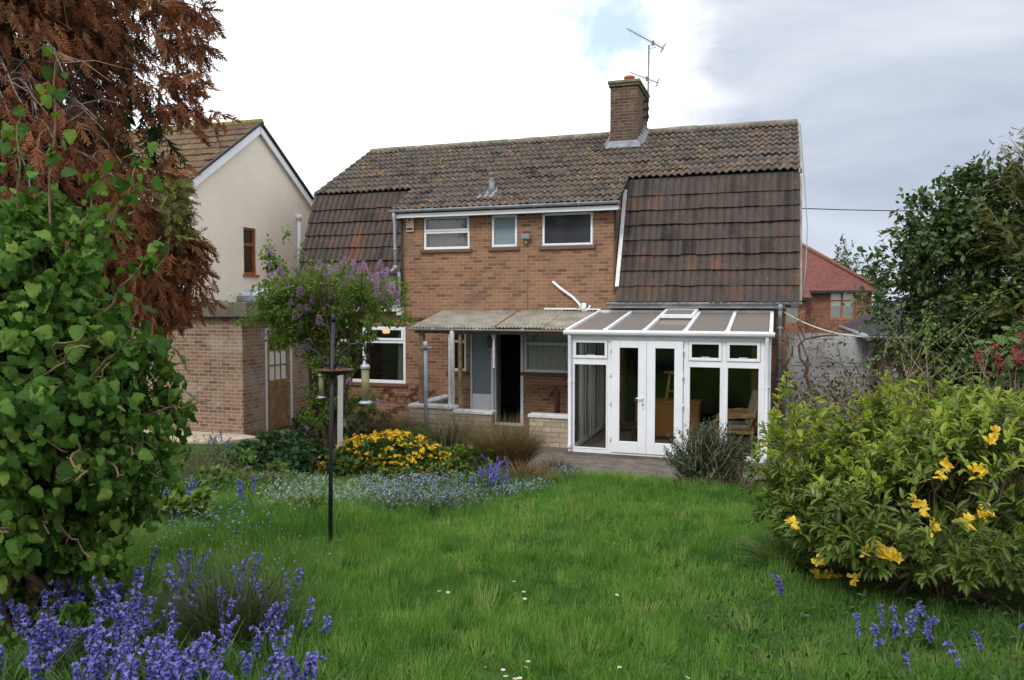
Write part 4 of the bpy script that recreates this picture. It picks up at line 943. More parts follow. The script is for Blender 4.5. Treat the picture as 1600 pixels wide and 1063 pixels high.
hp(MB().box(-9.5, -5.35, -.22, 2.2, 2.76, 2.90), 'roof_edge', BLUEGREY, ft, bevel=.01); hp(MB().box(-9.4, -5.5, -.16, 2.1, -.1, 2.759), 'wall', RENDER_CREAM, ft)
rl = MB(); rl.box(-7.1, -6.1, .1, .9, 2.901, 2.98); o = hp(rl, 'rooflight', UPVC, ft, bevel=.01); MB().prism([(-7.08, 2.981), (-6.12, 2.981), (-6.25, 3.09), (-6.95, 3.09)], 'y', .12, .88).build('dome', plain('frosted_acrylic', (.62, .68, .74), .3, .1), o)

# ------------------------------------------------------------------ right-hand side: gate, garage, red house, poplars
gt = hroot('metal_side_gate', 6.3, .35, 0, 'pale grey pressed metal gate with raised panels beside the house corner', 'gate')
g = MB(); g.box(5.66, 7.20, .35, .38, .05, 2.12); hp(g, 'sheet', METAL_DOOR, gt)
for i in range(3):
    for j in range(3):
        x = 5.75 + i * .48; z = .16 + j * .66; p = MB().box(x, x + .40, .335, .349, z, z + .56); p.box(x + .06, x + .34, .318, .334, z + .07, z + .49); hp(p, 'raised_panel', METAL_DOOR, gt, bevel=.008)
for xa in (5.63, 7.205): hp(MB().box(xa, xa + .028, .33, .40, 0, 2.16), 'gate_post', GALV, gt)
ga = hroot('small_garage', 8.2, 0, 0, 'small brick garage with dark slate roof and grey downpipe beyond the gate', 'garage')
gb = MB().box(7.3, 10.6, -.9, 4.5, -.1, 2.12); hp(gb, 'brick_wall', BR_OUT, ga)
gr = MB(); ez = 2.16
v = [(6.98, -1.2, ez), (10.9, -1.2, ez), (10.9, 4.8, ez), (6.98, 4.8, ez), (8.94, .6, ez + 1.15), (8.94, 3.0, ez + 1.15)]
v2 = [(a, b, c_ - .07) for a, b, c_ in v[:4]]
gr.add(v + v2, [(0, 1, 4), (1, 2, 5, 4), (2, 3, 5), (3, 0, 4, 5), (6, 9, 8, 7), (0, 6, 7, 1), (1, 7, 8, 2), (2, 8, 9, 3), (3, 9, 6, 0)]); hp(gr, 'roof', SLATE, ga)
hp(gutter(6.95, 10.9, -1.24, ez - .02, .05).tube([(6.93, -1.24, ez - .03), (6.93, 4.6, ez - .03)], .05, 8), 'gutter', GREY_PL, ga)
hp(MB().tube([(7.28, -1.24, ez - .06), (7.28, -1.22, ez - .26), (7.42, -1.0, ez - .42), (7.45, -.96, ez - .55), (7.45, -.96, 0)], .045, 10).tube([(7.45, -.96, 1.48), (7.45, -.96, 1.56)], .056, 10), 'downpipe', GREY_PL, ga)
# the red brick house far behind, built in viewer-aligned metres
rh = empty('red_brick_house', (15.5, 37, 0), -TH * .4, 'red brick house with hipped red tiled roof standing far behind the garage', 'house')
hb = MB(); hb.holes(-5, 1.45, -3, 3.35, [(-.45, .72, 1.95, 3.25)], 0, .3); hb.box(1.15, 1.449, .301, 8, -3, 3.35); hb.box(-5, -4.7, .301, 8, -3, 3.35)
hb.build('brick_wall', BR_RED, rh)
hb = MB(); hb.holes(-5, -1.72, -3, 3.0, [(-3.3, -1.95, 1.75, 2.95)], -.8, -.6); hb.box(-1.92, -1.722, -.599, -.001, -3, 3.0); hb.build('bay_wall', BR_RED, rh)
def tslope(p, rows):
    """plain-tile slope given by four corners, UV in tile units"""
    m_ = MB(); m_.add(p, [(0, 1, 2, 3) if len(p) == 4 else (0, 1, 2)]); return m_
rr = MB(); rr.add([(-5.3, -.3, 3.30), (1.8, -.3, 3.30), (-2.6, 3.9, 6.75), (-5.3, 3.9, 6.75), (1.8, 8.2, 3.30), (-5.3, 8.2, 3.3)], [(0, 1, 2, 3), (1, 4, 2), (4, 5, 3, 2)])
rr.add([(-5.3, -1.1, 2.98), (-1.5, -1.1, 2.98), (-1.5, -.0, 3.55), (-5.3, .0, 3.55)], [(0, 1, 2, 3)])
ro = rr.build('tiled_roof', TILE_RED, rh)
for l in ro.data.uv_layers['UVMap'].data: l.uv = (l.uv[0] / .2, l.uv[1] / .12)
so_ = ro.modifiers.new('thick', 'SOLIDIFY'); so_.thickness = .12
MB().box(-5.3, 1.85, -.38, -.31, 3.20, 3.33).box(-5.3, -1.45, -1.18, -1.11, 2.88, 3.0).build('eaves_board', BLACK_MET, rh)
MB().tube([(-2.6, 3.9, 6.8), (1.8, -.3, 3.36)], .10, 8).tube([(-5.3, 3.9, 6.8), (-2.6, 3.9, 6.8)], .10, 8).build('hip_tiles', plain('orange_hip', (.20, .085, .055), .9, .3, 6), rh)
for (a, b, c_, d, y) in ((-.45, .72, 1.95, 3.25, .05), (-3.3, -1.95, 1.75, 2.95, -.75)):
    f = MB(); f.frame(a, b, c_, d, .07, y, y + .09); f.box((a + b) / 2 - .04, (a + b) / 2 + .04, y, y + .09, c_ + .07, d - .07)
    f.box(a + .07, (a + b) / 2 - .04, y, y + .09, d - .42, d - .36); f.box((a + b) / 2 + .04, b - .07, y, y + .09, d - .42, d - .36)
    wo = f.build('window', WOOD_BROWN, rh); MB().box(a + .06, b - .06, y + .04, y + .05, c_ + .06, d - .06).build('pane', GLASS, wo); MB().box(a + .06, b - .06, y + .052, y + .07, c_ + .06, d - .06).build('net_curtain', plain('pale_net', (.62, .62, .60), .9, .1, 5), wo)
MB().box(-4.69, 1.14, 3.5, 3.6, -3, 3.3).build('inner_wall', INT_DARK, rh)
po = hmesh('white_pole', 9.4, 4.0, 0, MB().tube([(9.4, 4.0, 0), (9.4, 4.0, 3.9)], .035, 8), UPVC_OLD, 'thin white pole rising above the garage roof', 'pole')

# cables and line
def sag(a, b, s, n=16): return [tuple(Vector(a).lerp(Vector(b), i / n) - Vector((0, 0, s * 4 * (i / n) * (1 - i / n)))) for i in range(n + 1)]
wl_ = hmesh('washing_line', 5.55, -.1, 2.5, MB().tube(sag((5.56, -.12, 2.56), (7.0, -1.1, 2.12), .12), .012, 5), plain('white_cord', (.62, .62, .60), .7, .1), 'white cord looping from the house downpipe to the garage gutter', 'cord')
oc = hmesh('overhead_cable', 7, 6, 4.6, MB().tube(sag((5.9, 3.6, 4.95), (30, 22, 8.4), .8, 24), .012, 5), BLACK_MET, 'thin black overhead cable crossing the grey sky right of the house', 'cable')
ec = hmesh('wall_cable', 5.9, -.1, 2.7, MB().tube([(5.92, 3.55, 6.9), (5.94, 1.0, 5.35), (6.0, .3, 4.2), (5.97, -.1, 3.4), (5.93, -.15, 2.8)], .010, 5), plain('green_cable', (.20, .30, .25), .6, .1), 'pale cable hanging down the right edge of the tiled roof', 'cable')

# ------------------------------------------------------------------ small standing things in the garden
wpz = hroot('washing_line_post', -1.16, -1.95, 0, 'blue grey tubular washing line post with a small cross bar', 'post')
hp(MB().tube([(-1.16, -1.95, 0), (-1.16, -1.95, 1.93)], .038, 10), 'tube', plain('blue_grey_paint', (.30, .36, .45), .5, .2, 6), wpz); hp(MB().tube([(-1.29, -1.95, 1.83), (-1.03, -1.95, 1.83)], .016, 8).tube([(-1.16, -1.95, 1.78), (-1.16, -1.95, 1.96)], .046, 10), 'cross_bar', GALV, wpz)
px_, py_ = -2.87, 12.9
tag(MB().bar((.0, 0, -.05), (.02, .05, 1.58), .085, .03, (0, 1, 0)).build('white_plank', UPVC_OLD, None, (px_, py_, 0), 0, .004), 'white board standing upright in the bed behind the feeder pole', 'board')

# bird feeding station
fy = 7.1; fxx = -1.66; fz = float(gz(fxx, fy))
F = empty('bird_feeding_station', (fxx, fy, fz), 0, 'tall black iron bird feeding pole with scroll arms standing in the lawn', 'bird feeder pole')
top = 2.10
MB().tube([(-.015, 0, -.1), (0.0, .0, .9), (.035, 0, top)], [.021, .020, .020], 10).build('pole', BLACK_MET, F)
MB().tube([(.035, 0, top - .02), (.035, 0, top + .05)], [.03, .012], 10).build('finial', BLACK_MET, F)
def spiral(c0, r0, r1, a0, turns, flip=1, n=22): return [(c0[0] + flip * (r0 + (r1 - r0) * i / n) * math.cos(a0 + turns * 6.283 * i / n), c0[1], c0[2] + (r0 + (r1 - r0) * i / n) * math.sin(a0 + turns * 6.283 * i / n)) for i in range(n + 1)]
ar = MB()
ar.tube([(.03, 0, 1.62), (.10, -.01, 1.78), (.20, -.02, 1.87), (.28, -.02, 1.885), (.32, -.02, 1.86), (.325, -.02, 1.78)], .009, 6); ar.tube(spiral((.325, -.02, 1.75), .035, .012, 1.57, 1.0, -1), .007, 5)
ar.tube([(.03, 0, 1.87), (.10, .0, 1.90), (.30, .0, 1.84)], .007, 6); ar.build('scroll_arm', BLACK_MET, F)
ar = MB(); ar.tube([(.03, 0, 1.62), (-.05, .0, 1.70), (-.12, 0, 1.80), (-.20, 0, 1.85), (-.27, 0, 1.86)], .009, 6); ar.tube(spiral((-.275, 0, 1.79), .045, .012, 1.57, 1.25, 1), .007, 5); ar.tube(spiral((-.20, 0, 1.885), .045, .012, -1.57, 1.2, 1), .007, 5)
ar.build('scroll_arm', BLACK_MET, F)
ar = MB(); ar.tube(spiral((.10, 0, 1.71), .065, .015, 3.1, 1.4, 1), .008, 5); ar.tube(spiral((-.03, 0, 1.71), .065, .015, 3.1, 1.4, -1), .008, 5); ar.build('scroll', BLACK_MET, F)
MB().lathe([(.02, .0), (.10, .012), (.17, .05), (.175, .055), (.165, .058), (.09, .025), (.02, .015)], (.05, 0, 1.585), 20).build('water_dish', RUST, F)
rg = MB(); rg.tube([(.0 + .15 * math.cos(t_ * .2618), .15 * math.sin(t_ * .2618), .02) for t_ in range(25)], .007, 6); rg.tube([(-.15, 0, .02), (.15, 0, .02)], .006, 5); rg.build('ground_ring', GALV, F)
SEEDTUBE = glassmat('feeder_tube', (.8, .8, .7), .5, (.33, .30, .17), .55)
def feeder(x, z, s, label):
    f = empty('seed_feeder', (fxx + x, fy - .02, fz + z), 0, label, 'seed feeder')
    MB().tube([(0, 0, .0), (0, 0, .29 * s)], .036 * s, 14).build('seed_tube', SEEDTUBE, f); MB().lathe([(.036 * s, .285 * s), (.047 * s, .29 * s), (.04 * s, .325 * s), (.012, .335 * s)], n=14).build('cap', GALV, f)
    MB().lathe([(.02, -.035 * s), (.06 * s, -.03 * s), (.062 * s, -.018 * s), (.038 * s, -.002 * s), (.02, 0)], n=14).build('base', GALV, f)
    MB().tube([(-.03 * s, 0, .32 * s), (-.01, 0, .40 * s), (.01, 0, .40 * s), (.03 * s, 0, .32 * s)], .004, 5).build('hanger', BLACK_MET, f)
    MB().tube([(-.07 * s, 0, .05 * s), (.07 * s, 0, .05 * s)], .005, 5).build('perch', BLACK_MET, f)
feeder(.325, 1.36, 1.0, 'clear tube seed feeder hanging from the right scroll arm')
feeder(-.075, 1.40, .62, 'small grey lantern feeder hanging left of the black pole under the rusty dish')

# ------------------------------------------------------------------ paved areas
def slab(name, poly, z0, z1, mat, label=None):
    m_ = MB(); m_.prism(poly, 'z', z0, z1); return m_
b = MB(); b.box(1.2, 5.9, -4.35, -2.672, -.12, .012)
tag(b.build('patio', PAVING, None, L(0, 0, 0), -TH), kind='structure')
b = MB(); b.box(-4.5, 1.19, -3.2, -.01, -.12, .010); b.box(1.19, 1.90, -2.66, -.01, -.12, .010); tag(b.build('back_path', PAVING, None, L(0, 0, 0), -TH), kind='structure')
b = MB(); b.prism([(-9, -4.9), (-4.62, -3.70), (-4.30, -3.05), (-4.79, -2.91), (-9, -2.91)], 'z', -.1, .055); tag(b.build('pale_terrace', PAVING_PALE, None, L(0, 0, 0), -TH, .012), kind='structure')
# little pond
m, N = newmat('pond_water'); o = N.n('ShaderNodeTexCoord').outputs['Object']
c = N.mix(N.ss(N.noise(o, 6, 5, .65), .42, .6), (.10, .12, .03), (.02, .025, .015)); finish(N, c, .12, N.noise(o, 25, 2), .08, .01, spec=.5)
pd = MB(); pd.prism([(1.15 * math.cos(t_ * .314) * (1 + .1 * math.sin(t_ * 2.1)), .62 * math.sin(t_ * .314)) for t_ in range(20)], 'z', -.25, .0)
pc = Vector((-2.55, 11.35)); pz = float(gz(*pc)) + .03
tag(pd.build('pond_water', m, None, (*pc, pz), 0), kind='structure')
def rock(name, x, y, s, sq, label, group=None, seed=0):
    r = np.random.default_rng(seed); bm_ = MB(); n = 10; prof = []
    vs = []; fs = []
    for i in range(7):
        th = math.pi * i / 6
        for j in range(n):
            ph = 2 * math.pi * j / n; k = 1 + .16 * r.normal(); vs.append((s * k * math.sin(th) * math.cos(ph), s * k * math.sin(th) * math.sin(ph) * sq[0], s * sq[1] * math.cos(th) * (1 + .1 * r.normal())))
    for i in range(6):
        for j in range(n): fs.append((i * n + j, (i + 1) * n + j, (i + 1) * n + (j + 1) % n, i * n + (j + 1) % n))
    bm_.add(vs, fs, True); o = bm_.build(name, STONE, None, (x, y, float(gz(x, y)) + s * sq[1] * .35), r.uniform(0, 3)); sb_ = o.modifiers.new('s', 'SUBSURF'); sb_.levels = 1; sb_.render_levels = 1
    return tag(o, label, 'stone', group)
for k in range(7):
    t_ = k * .8976 + .5; x = pc.x + 1.3 * math.cos(t_); y = pc.y + .74 * math.sin(t_)
    rock('edging_stone', x, y, .11 + .05 * ((k * 7) % 5) / 5, (.75, .5), 'low brown stone edging the small green pond', 'stones round the pond', k)
rock('boulder', -3.75, 10.9, .15, (.8, .6), 'rounded pale stone beside the low green mound of leaves', None, 40)
# ------------------------------------------------------------------ vegetation helpers
def blob(n, c, r, shell=.5, seed=0, bump=.22, low=-1.0, clumps=0, cl=.16):
    """points in an uneven ellipsoid, gathered into clumps; returns positions and outward directions"""
    g = np.random.default_rng(seed); lob = nrm(g.normal(size=(14, 3))); la = g.normal(0, bump, 14)
    def surf(d): return 1 + (np.maximum(d @ lob.T, 0) ** 4 * la).sum(-1)
    def pts(k):
        d = nrm(g.normal(size=(k * 3, 3))); d = d[d[:, 2] > low][:k]; q = (1 - shell * g.random(len(d)) ** 1.6) * surf(d); return d * q[:, None], d
    if clumps:
        P, D = pts(clumps); idx = g.integers(0, len(P), n); P = P[idx] + nrm(g.normal(size=(n, 3))) * (g.random((n, 1)) ** .6) * cl; D = nrm(P + D[idx] * .3)
    else: P, D = pts(n)
    return np.asarray(c) + P * np.asarray(r), D, np.asarray(c) + (P * np.asarray(r))
def leaves(tm, P, D, size, up=.6, out=.7, rand=.6, droop=.0, seed=0, mid=None, rnd=None, jit=.35):
    g = np.random.default_rng(seed); n = len(P)
    d = nrm(D * out + g.normal(0, rand, (n, 3)) + np.array([0, 0, -droop])); nl = nrm(D * .6 + np.array([0, 0, up]) + g.normal(0, rand * .7, (n, 3)))
    return scatter(tm, P, basis(d, nl), size * (1 + jit * g.uniform(-1, 1, n)), rnd, mid)
def clip_ground(P, D, h=.03):
    k = P[:, 2] > gz(P[:, 0], P[:, 1]) + h; return P[k], D[k]
def to_tubes(paths, r0, r1, n=4):
    m = MB()
    for p in paths: m.tube(p, list(np.linspace(r0, r1, len(p))), n, cap=False)
    return m
def stems(base, tips, rng, wob=.05, seg=6, r0=.012, r1=.003):
    m = MB()
    for b_, t_ in zip(base, tips):
        b_ = Vector(b_); t_ = Vector(t_); pts = [b_.lerp(t_, i / seg) + (Vector((rng.gauss(0, wob), rng.gauss(0, wob), rng.gauss(0, wob * .6))) if 0 < i else Vector()) for i in range(seg + 1)]
        m.tube(pts, list(np.linspace(r0, r1, seg + 1)), 5, cap=False)
    return m
def shift(parts, off):
    parts[0] = parts[0] - np.asarray(off, float); return parts
def place(o, at): o.location = (0, 0, 0); return o
def rooted(name, x, y, label, cat, group=None, z=None):
    z = float(gz(x, y)) if z is None else z
    return empty(name, (x, y, z), 0, label, cat, group)
def fol(name, parts, mat, root, smooth=False):
    """foliage in world coordinates hung under a root"""
    if not isinstance(parts[0], list): parts = [parts]
    V_, T_, a_, m_ = merge(parts); V_ = V_ - np.asarray(root.location[:]); return link(name, raw_mesh(name, V_, T_, mat, a_, m_, smooth), root)
def wood(name, mb, mat, root):
    o = Vector(root.location); mb.v = [tuple(Vector(p) - o) for p in mb.v]; return mb.build(name, mat, root)
def tuft(n, x, y, rad, h, wd, lean=.35, seed=0, rnd=None, sq=1.0, hv=.35):
    """n grass blades springing from a patch of ground"""
    g = np.random.default_rng(seed); a = g.uniform(0, 6.283, n); q = rad * np.sqrt(g.random(n))
    X_ = x + q * np.cos(a); Y_ = y + q * np.sin(a) * sq; P = np.stack([X_, Y_, gz(X_, Y_) - .01], -1)
    ln = h * (1 - hv * g.random(n)); out = np.stack([np.cos(a), np.sin(a), np.zeros(n)], -1) * (lean * (q / rad + .25))[:, None] + g.normal(0, lean * .4, (n, 3)) * [1, 1, .2] + [0, 0, 1]
    nl = -out * [1, 1, 0] + [0, 0, .2] + g.normal(0, .3, (n, 3)); B_ = basis(out, -nl)
    return scatter(BLADE, P, B_, np.stack([np.full(n, wd) * g.uniform(.7, 1.3, n), ln, ln], -1), rnd)

# ------------------------------------------------------------------ lawn
def in_bed(x, y):
    """bare planting bed between lawn and house (left of the patio)"""
    q = -lY(x, y); X_ = lX(x, y)
    edge = np.where(X_ < 3.0, 4.7 + 1.9 * sstep(3.0, .6, X_) , 4.55); edge = edge + .5 * sstep(1.0, -.6, X_)
    return q < edge
def grass_field(n, x0, x1, y0, y1, dens, length, wd, seed):
    g = np.random.default_rng(seed); x = g.uniform(x0, x1, n); y = y0 * (y1 / y0) ** g.random(n)
    k = dens(x, y) > g.random(n); x, y = x[k], y[k]; n = len(x)
    ln = length(x, y) * g.uniform(.55, 1.25, n)
    cl = vnoise(x, y, 5, 31); ca = vnoise(x, y, 1.6, 8) * 3.1
    lean = np.stack([np.cos(ca), np.sin(ca) * .7, np.zeros(n)], -1) * (.30 + .22 * cl[:, None]) + g.normal(0, .33, (n, 3)) * [1, 1, .1]
    P = np.stack([x, y, gz(x, y) - .012], -1); out = lean + [0, 0, 1]
    B_ = basis(out, -(lean + g.normal(0, .4, (n, 3)) * [1, 1, 0] + [0, 0, .15]))
    w_ = wd * (.55 + .12 * y); r_ = np.clip(.46 + .28 * vnoise(x, y, 1.3, 77) + .16 * vnoise(x, y, 5, 12) + g.normal(0, .15, n), 0, 1)
    return scatter(BLADE, P, B_, np.stack([w_, ln, ln], -1), r_)
def wide(x, y): return np.abs(x) < y * .80 + 1.9
def left_zone(x, y): return sstep(-.38, -.62, x / y + .03 * vnoise(x, y, 2, 4) + .035 * np.clip(y - 6, 0, 4))
def shrubz(x, y): return ((x - 3.5) / 1.45) ** 2 + ((y - 6.2) / 1.1) ** 2 < .72
LAWN_N = 470000
def ldens(x, y): return np.where(wide(x, y) & ~in_bed(x, y) & ~shrubz(x, y) & (lY(x, y) < -4.4), np.clip(1 - .55 * left_zone(x, y) - .12 * np.clip(-vnoise(x, y, 2.5, 9), 0, 1), 0, 1), 0)
def llen(x, y): return .085 + .034 * vnoise(x, y, 2.6, 21) + .034 * np.maximum(vnoise(x, y, 7, 22), -.6) + .05 * sstep(.6, 0, np.abs(-lY(x, y) - 5.0)) + .05 * sstep(1.5, 3, np.abs(x - .4 - .1 * y))
tag(foliage('lawn_grass', grass_field(LAWN_N, -6.0, 7.6, 2.4, 13.2, ldens, llen, .0048, 3), G_GRASS), kind='stuff')
def rdens(x, y): return np.where(wide(x, y) & ~in_bed(x, y) & ~shrubz(x, y), .10 + .9 * left_zone(x, y), 0) * (lY(x, y) < -4.0)
tag(foliage('rough_grass', grass_field(72000, -8.5, 7, 2.5, 13.5, rdens, lambda x, y: .17 + .06 * vnoise(x, y, 2, 41), .0062, 5), G_ROUGH), kind='stuff')
def tufts(n, per, x0, x1, y0, y1, h, wd, test, seed):
    g = np.random.default_rng(seed); x = g.uniform(x0, x1, n * 3); y = y0 * (y1 / y0) ** g.random(n * 3); k = test(x, y); x, y = x[k][:n], y[k][:n]; n = len(x)
    sc = g.uniform(.6, 1.35, n); dr = g.uniform(0, 6.283, n); tone = g.normal(.5, .2, n); i = np.repeat(np.arange(n), per); m_ = len(i); a = g.uniform(0, 6.283, m_); q = .05 * np.sqrt(g.random(m_)) * sc[i]
    X_ = x[i] + q * np.cos(a); Y_ = y[i] + q * np.sin(a); P = np.stack([X_, Y_, gz(X_, Y_) - .01], -1); ln = h * sc[i] * g.uniform(.6, 1.1, m_)
    out = np.stack([np.cos(a) * .45 + np.cos(dr[i]) * .5, np.sin(a) * .45 + np.sin(dr[i]) * .4, np.ones(m_)], -1) + g.normal(0, .15, (m_, 3)); B_ = basis(out, -(out * [1, 1, 0]) + [0, 0, .15] + g.normal(0, .3, (m_, 3)))
    return scatter(BLADE, P, B_, np.stack([np.full(m_, wd), ln, ln], -1), np.clip(tone[i] + g.normal(0, .12, m_), 0, 1))
tag(foliage('lawn_tufts', tufts(1900, 46, -5, 6, 3.2, 13, .155, .0052, lambda x, y: ldens(x, y) > .3, 17), G_GRASS), kind='stuff')
# low weeds in the lawn and along its edge
def carpet(n, test, size, tm, h, seed, flat=1.0):
    g = np.random.default_rng(seed); x = g.uniform(-8, 7, n * 12); y = g.uniform(2.5, 14, n * 12); k = test(x, y); x, y = x[k][:n], y[k][:n]; m_ = len(x)
    hh = h(x, y) * g.random(m_) ** .7; P = np.stack([x, y, gz(x, y) + hh], -1); D = nrm(np.stack([g.normal(0, .6, m_), g.normal(0, .6, m_), np.full(m_, .35)], -1))
    return leaves(tm, P, D, size, up=flat, rand=.45, seed=seed)
tag(foliage('lawn_weeds', carpet(2600, lambda x, y: wide(x, y) & ~in_bed(x, y) & (vnoise(x, y, 2.2, 55) > .42) & (y < 9) & (np.abs(x) < 2.6), .034, LEAF_OVAL, lambda x, y: .05 + 0 * x, 61), leafmat('clover_leaves', [(.05, .12, .02), (.09, .17, .04), (.14, .22, .07)], .3)), kind='stuff')
# daisies
dz = MB()
def daisy_mesh():
    V_ = []; T_ = []
    for k in range(12):
        a = k * .5236; c_, s_ = math.cos(a), math.sin(a); b = len(V_)
        V_ += [(0, 0, .0), (c_ * .010 - s_ * .0035, s_ * .010 + c_ * .0035, .001), (c_ * .010 + s_ * .0035, s_ * .010 - c_ * .0035, .001), (c_ * .018, s_ * .018, .003)]; T_ += [(b, b + 2, b + 1), (b + 1, b + 2, b + 3)]
    return raw_mesh('petals', np.array(V_, float), np.array(T_), DAISY, np.zeros(len(V_)))
dm = daisy_mesh(); ds = MB().tube([(0, 0, -.09), (0, 0, -.001)], .0016, 5).mesh('stalk', G_GRASS); dc = MB().lathe([(.006, 0), (.006, .003), (.002, .006)], n=8).mesh('eye', Y_FLOWER)
for (px, py) in ((803, 909), (818, 925), (686, 924), (700, 926), (820, 936), (825, 1034), (822, 1043), (786, 1047), (758, 1043), (790, 1057), (805, 1061), (812, 1060), (968, 1043), (1074, 1059), (964, 930)):
    # ray to the lawn surface
    a = (px - 800) / 1220; dyy = (531.5 - py) / 1220; d = Vector((a, math.cos(R(2.65)) + dyy * math.sin(R(2.65)), -math.sin(R(2.65)) + dyy * math.cos(R(2.65)))); tt = 1.0
    for _ in range(60):
        p = Vector((0, 0, ZC)) + d * tt; tt += (p.z - (float(gz(p.x, p.y)) + .10)) * .8
    e = link('daisy', dm, None, p, random.uniform(0, 6)); e.scale = (.85, .85, .85); e.rotation_euler.x = random.uniform(-.1, .5); link('stalk', ds, e); link('flower_eye', dc, e); tag(e, 'tiny white daisy open in the lawn', 'daisy', 'daisies in the lawn')
# ------------------------------------------------------------------ contorted hazel, near left
rng = random.Random(21)
hz = rooted('contorted_hazel', -3.1, 4.95, 'contorted green hazel bush with crinkled leaves and twisted stems at the left edge', 'bush')
hc = np.array([-3.40, 5.0, 1.95]); hr = np.array([1.10, 1.0, .98])
HZ = [fine_leaf(s, .40, .32) for s in range(6)]
def hleaves(P, D, size, seed, droop=.75):
    g = np.random.default_rng(seed); k = g.integers(0, 6, len(P)); return [leaves(HZ[q], P[k == q], D[k == q], size * (1.12, .95, .7, 1.2, .85, 1.0)[q], jit=.45, up=.35, out=.55, rand=.6, droop=droop, seed=seed + q) for q in range(6) if (k == q).any()]
P, D, _ = blob(16500, hc, hr, .62, 5, .16, clumps=520, cl=.19)
k = (P[:, 2] > 1.05) & (P[:, 0] < -1.2) & (P[:, 2] - 2.0 < 1.05 - .62 * np.maximum(P[:, 0] + 3.0, 0))
P, D = P[k], D[k]
parts = hleaves(P, D, .070, 6)
# lower skirt hanging towards the grass
P2, D2, _ = blob(3000, (-3.18, 5.0, 2.95), (.60, .6, .62), .8, 18, .3, clumps=130, cl=.2); parts += hleaves(P2, D2, .068, 29)
P2, D2, _ = blob(1700, (-3.3, 4.72, 1.08), (.82, .42, .42), .8, 19, .25, clumps=80, cl=.2); P2, D2 = clip_ground(P2, D2, .1); parts += hleaves(P2, D2, .068, 39)
P2, D2, _ = blob(1100, (-3.35, 4.9, 1.2), (.85, .6, .5), .7, 8, .2, clumps=45, cl=.2); parts += hleaves(P2, D2, .068, 9)
wd_ = MB(); tw = []
def wiggle(a, b, r0, r1, amp, n=16, ph=0):
    a, b = Vector(a), Vector(b); pts = []
    for i in range(n + 1):
        t_ = i / n; q = a.lerp(b, t_) + Vector((math.sin(t_ * 15 + ph), math.cos(t_ * 12 + ph * 2), math.sin(t_ * 18 + ph * 3) * .7)) * amp * (.3 + t_); pts.append(q)
    wd_.tube(pts, list(np.linspace(r0, r1, n + 1)), 6, cap=False); return pts
for i in range(46):
    d = Vector((rng.gauss(.15, 1), rng.gauss(-.2, .8), rng.uniform(-.35, 1.2))).normalized(); e = Vector(hc) + Vector((d.x * hr[0], d.y * hr[1], d.z * hr[2])) * rng.uniform(.7, .98)
    wiggle((-3.1 + rng.gauss(0, .12), 4.95 + rng.gauss(0, .12), gz(-3.1, 4.95) - .05), e, .034, .006, .055, 18, rng.uniform(0, 6))
for i in range(120):
    d = Vector((rng.gauss(.35, 1), rng.gauss(-.5, .8), rng.gauss(.1, .8))).normalized(); b = Vector(hc) + Vector((d.x * hr[0], d.y * hr[1], d.z * hr[2])) * rng.uniform(.55, .8); e = Vector(hc) + Vector((d.x * hr[0], d.y * hr[1], d.z * hr[2])) * rng.uniform(.98, 1.1) + Vector((rng.gauss(0, .15), rng.gauss(0, .15), rng.gauss(0, .15))); wiggle(b, e, .009, .005, .028, 14, rng.uniform(0, 6))
sprouts = [((-3.0, 5.0, 2.6), (-2.86, 5.0, 4.32)), ((-2.75, 5.0, 2.8), (-2.33, 5.0, 3.64)), ((-2.9, 4.9, 2.8), (-2.55, 4.95, 3.52)), ((-3.15, 5, 2.8), (-3.12, 5, 3.9)), ((-3.4, 5, 2.7), (-3.28, 5, 3.75)), ((-2.6, 4.9, 2.6), (-2.2, 4.9, 3.1))]
for a, b in sprouts:
    pts = wiggle(a, b, .012, .004, .022, 14, rng.uniform(0, 6)); pp = np.array([tuple(p) for p in pts[2:]]).repeat(6, 0) + RNG.normal(0, .045, (78, 3))
    parts += hleaves(pp[::2], nrm(RNG.normal(size=(39, 3)) + [0, 0, .2]), .070, rng.randint(0, 999))
wood('twisted_stems', wd_, plain('hazel_bark', (.19, .125, .08), .9, .4, 16), hz); fol('foliage', parts, G_HAZEL, hz, True)
ct, _, _ = blob(60, hc, hr * .95, .3, 12, .16); ct = ct[(ct[:, 1] < 5.3) & (ct[:, 0] < -1.9)]
fol('buds', leaves(LEAF_LIGHT, ct, rdir(len(ct)), .03, seed=3), plain('pale_buds', (.45, .36, .22), .8, .2), hz)

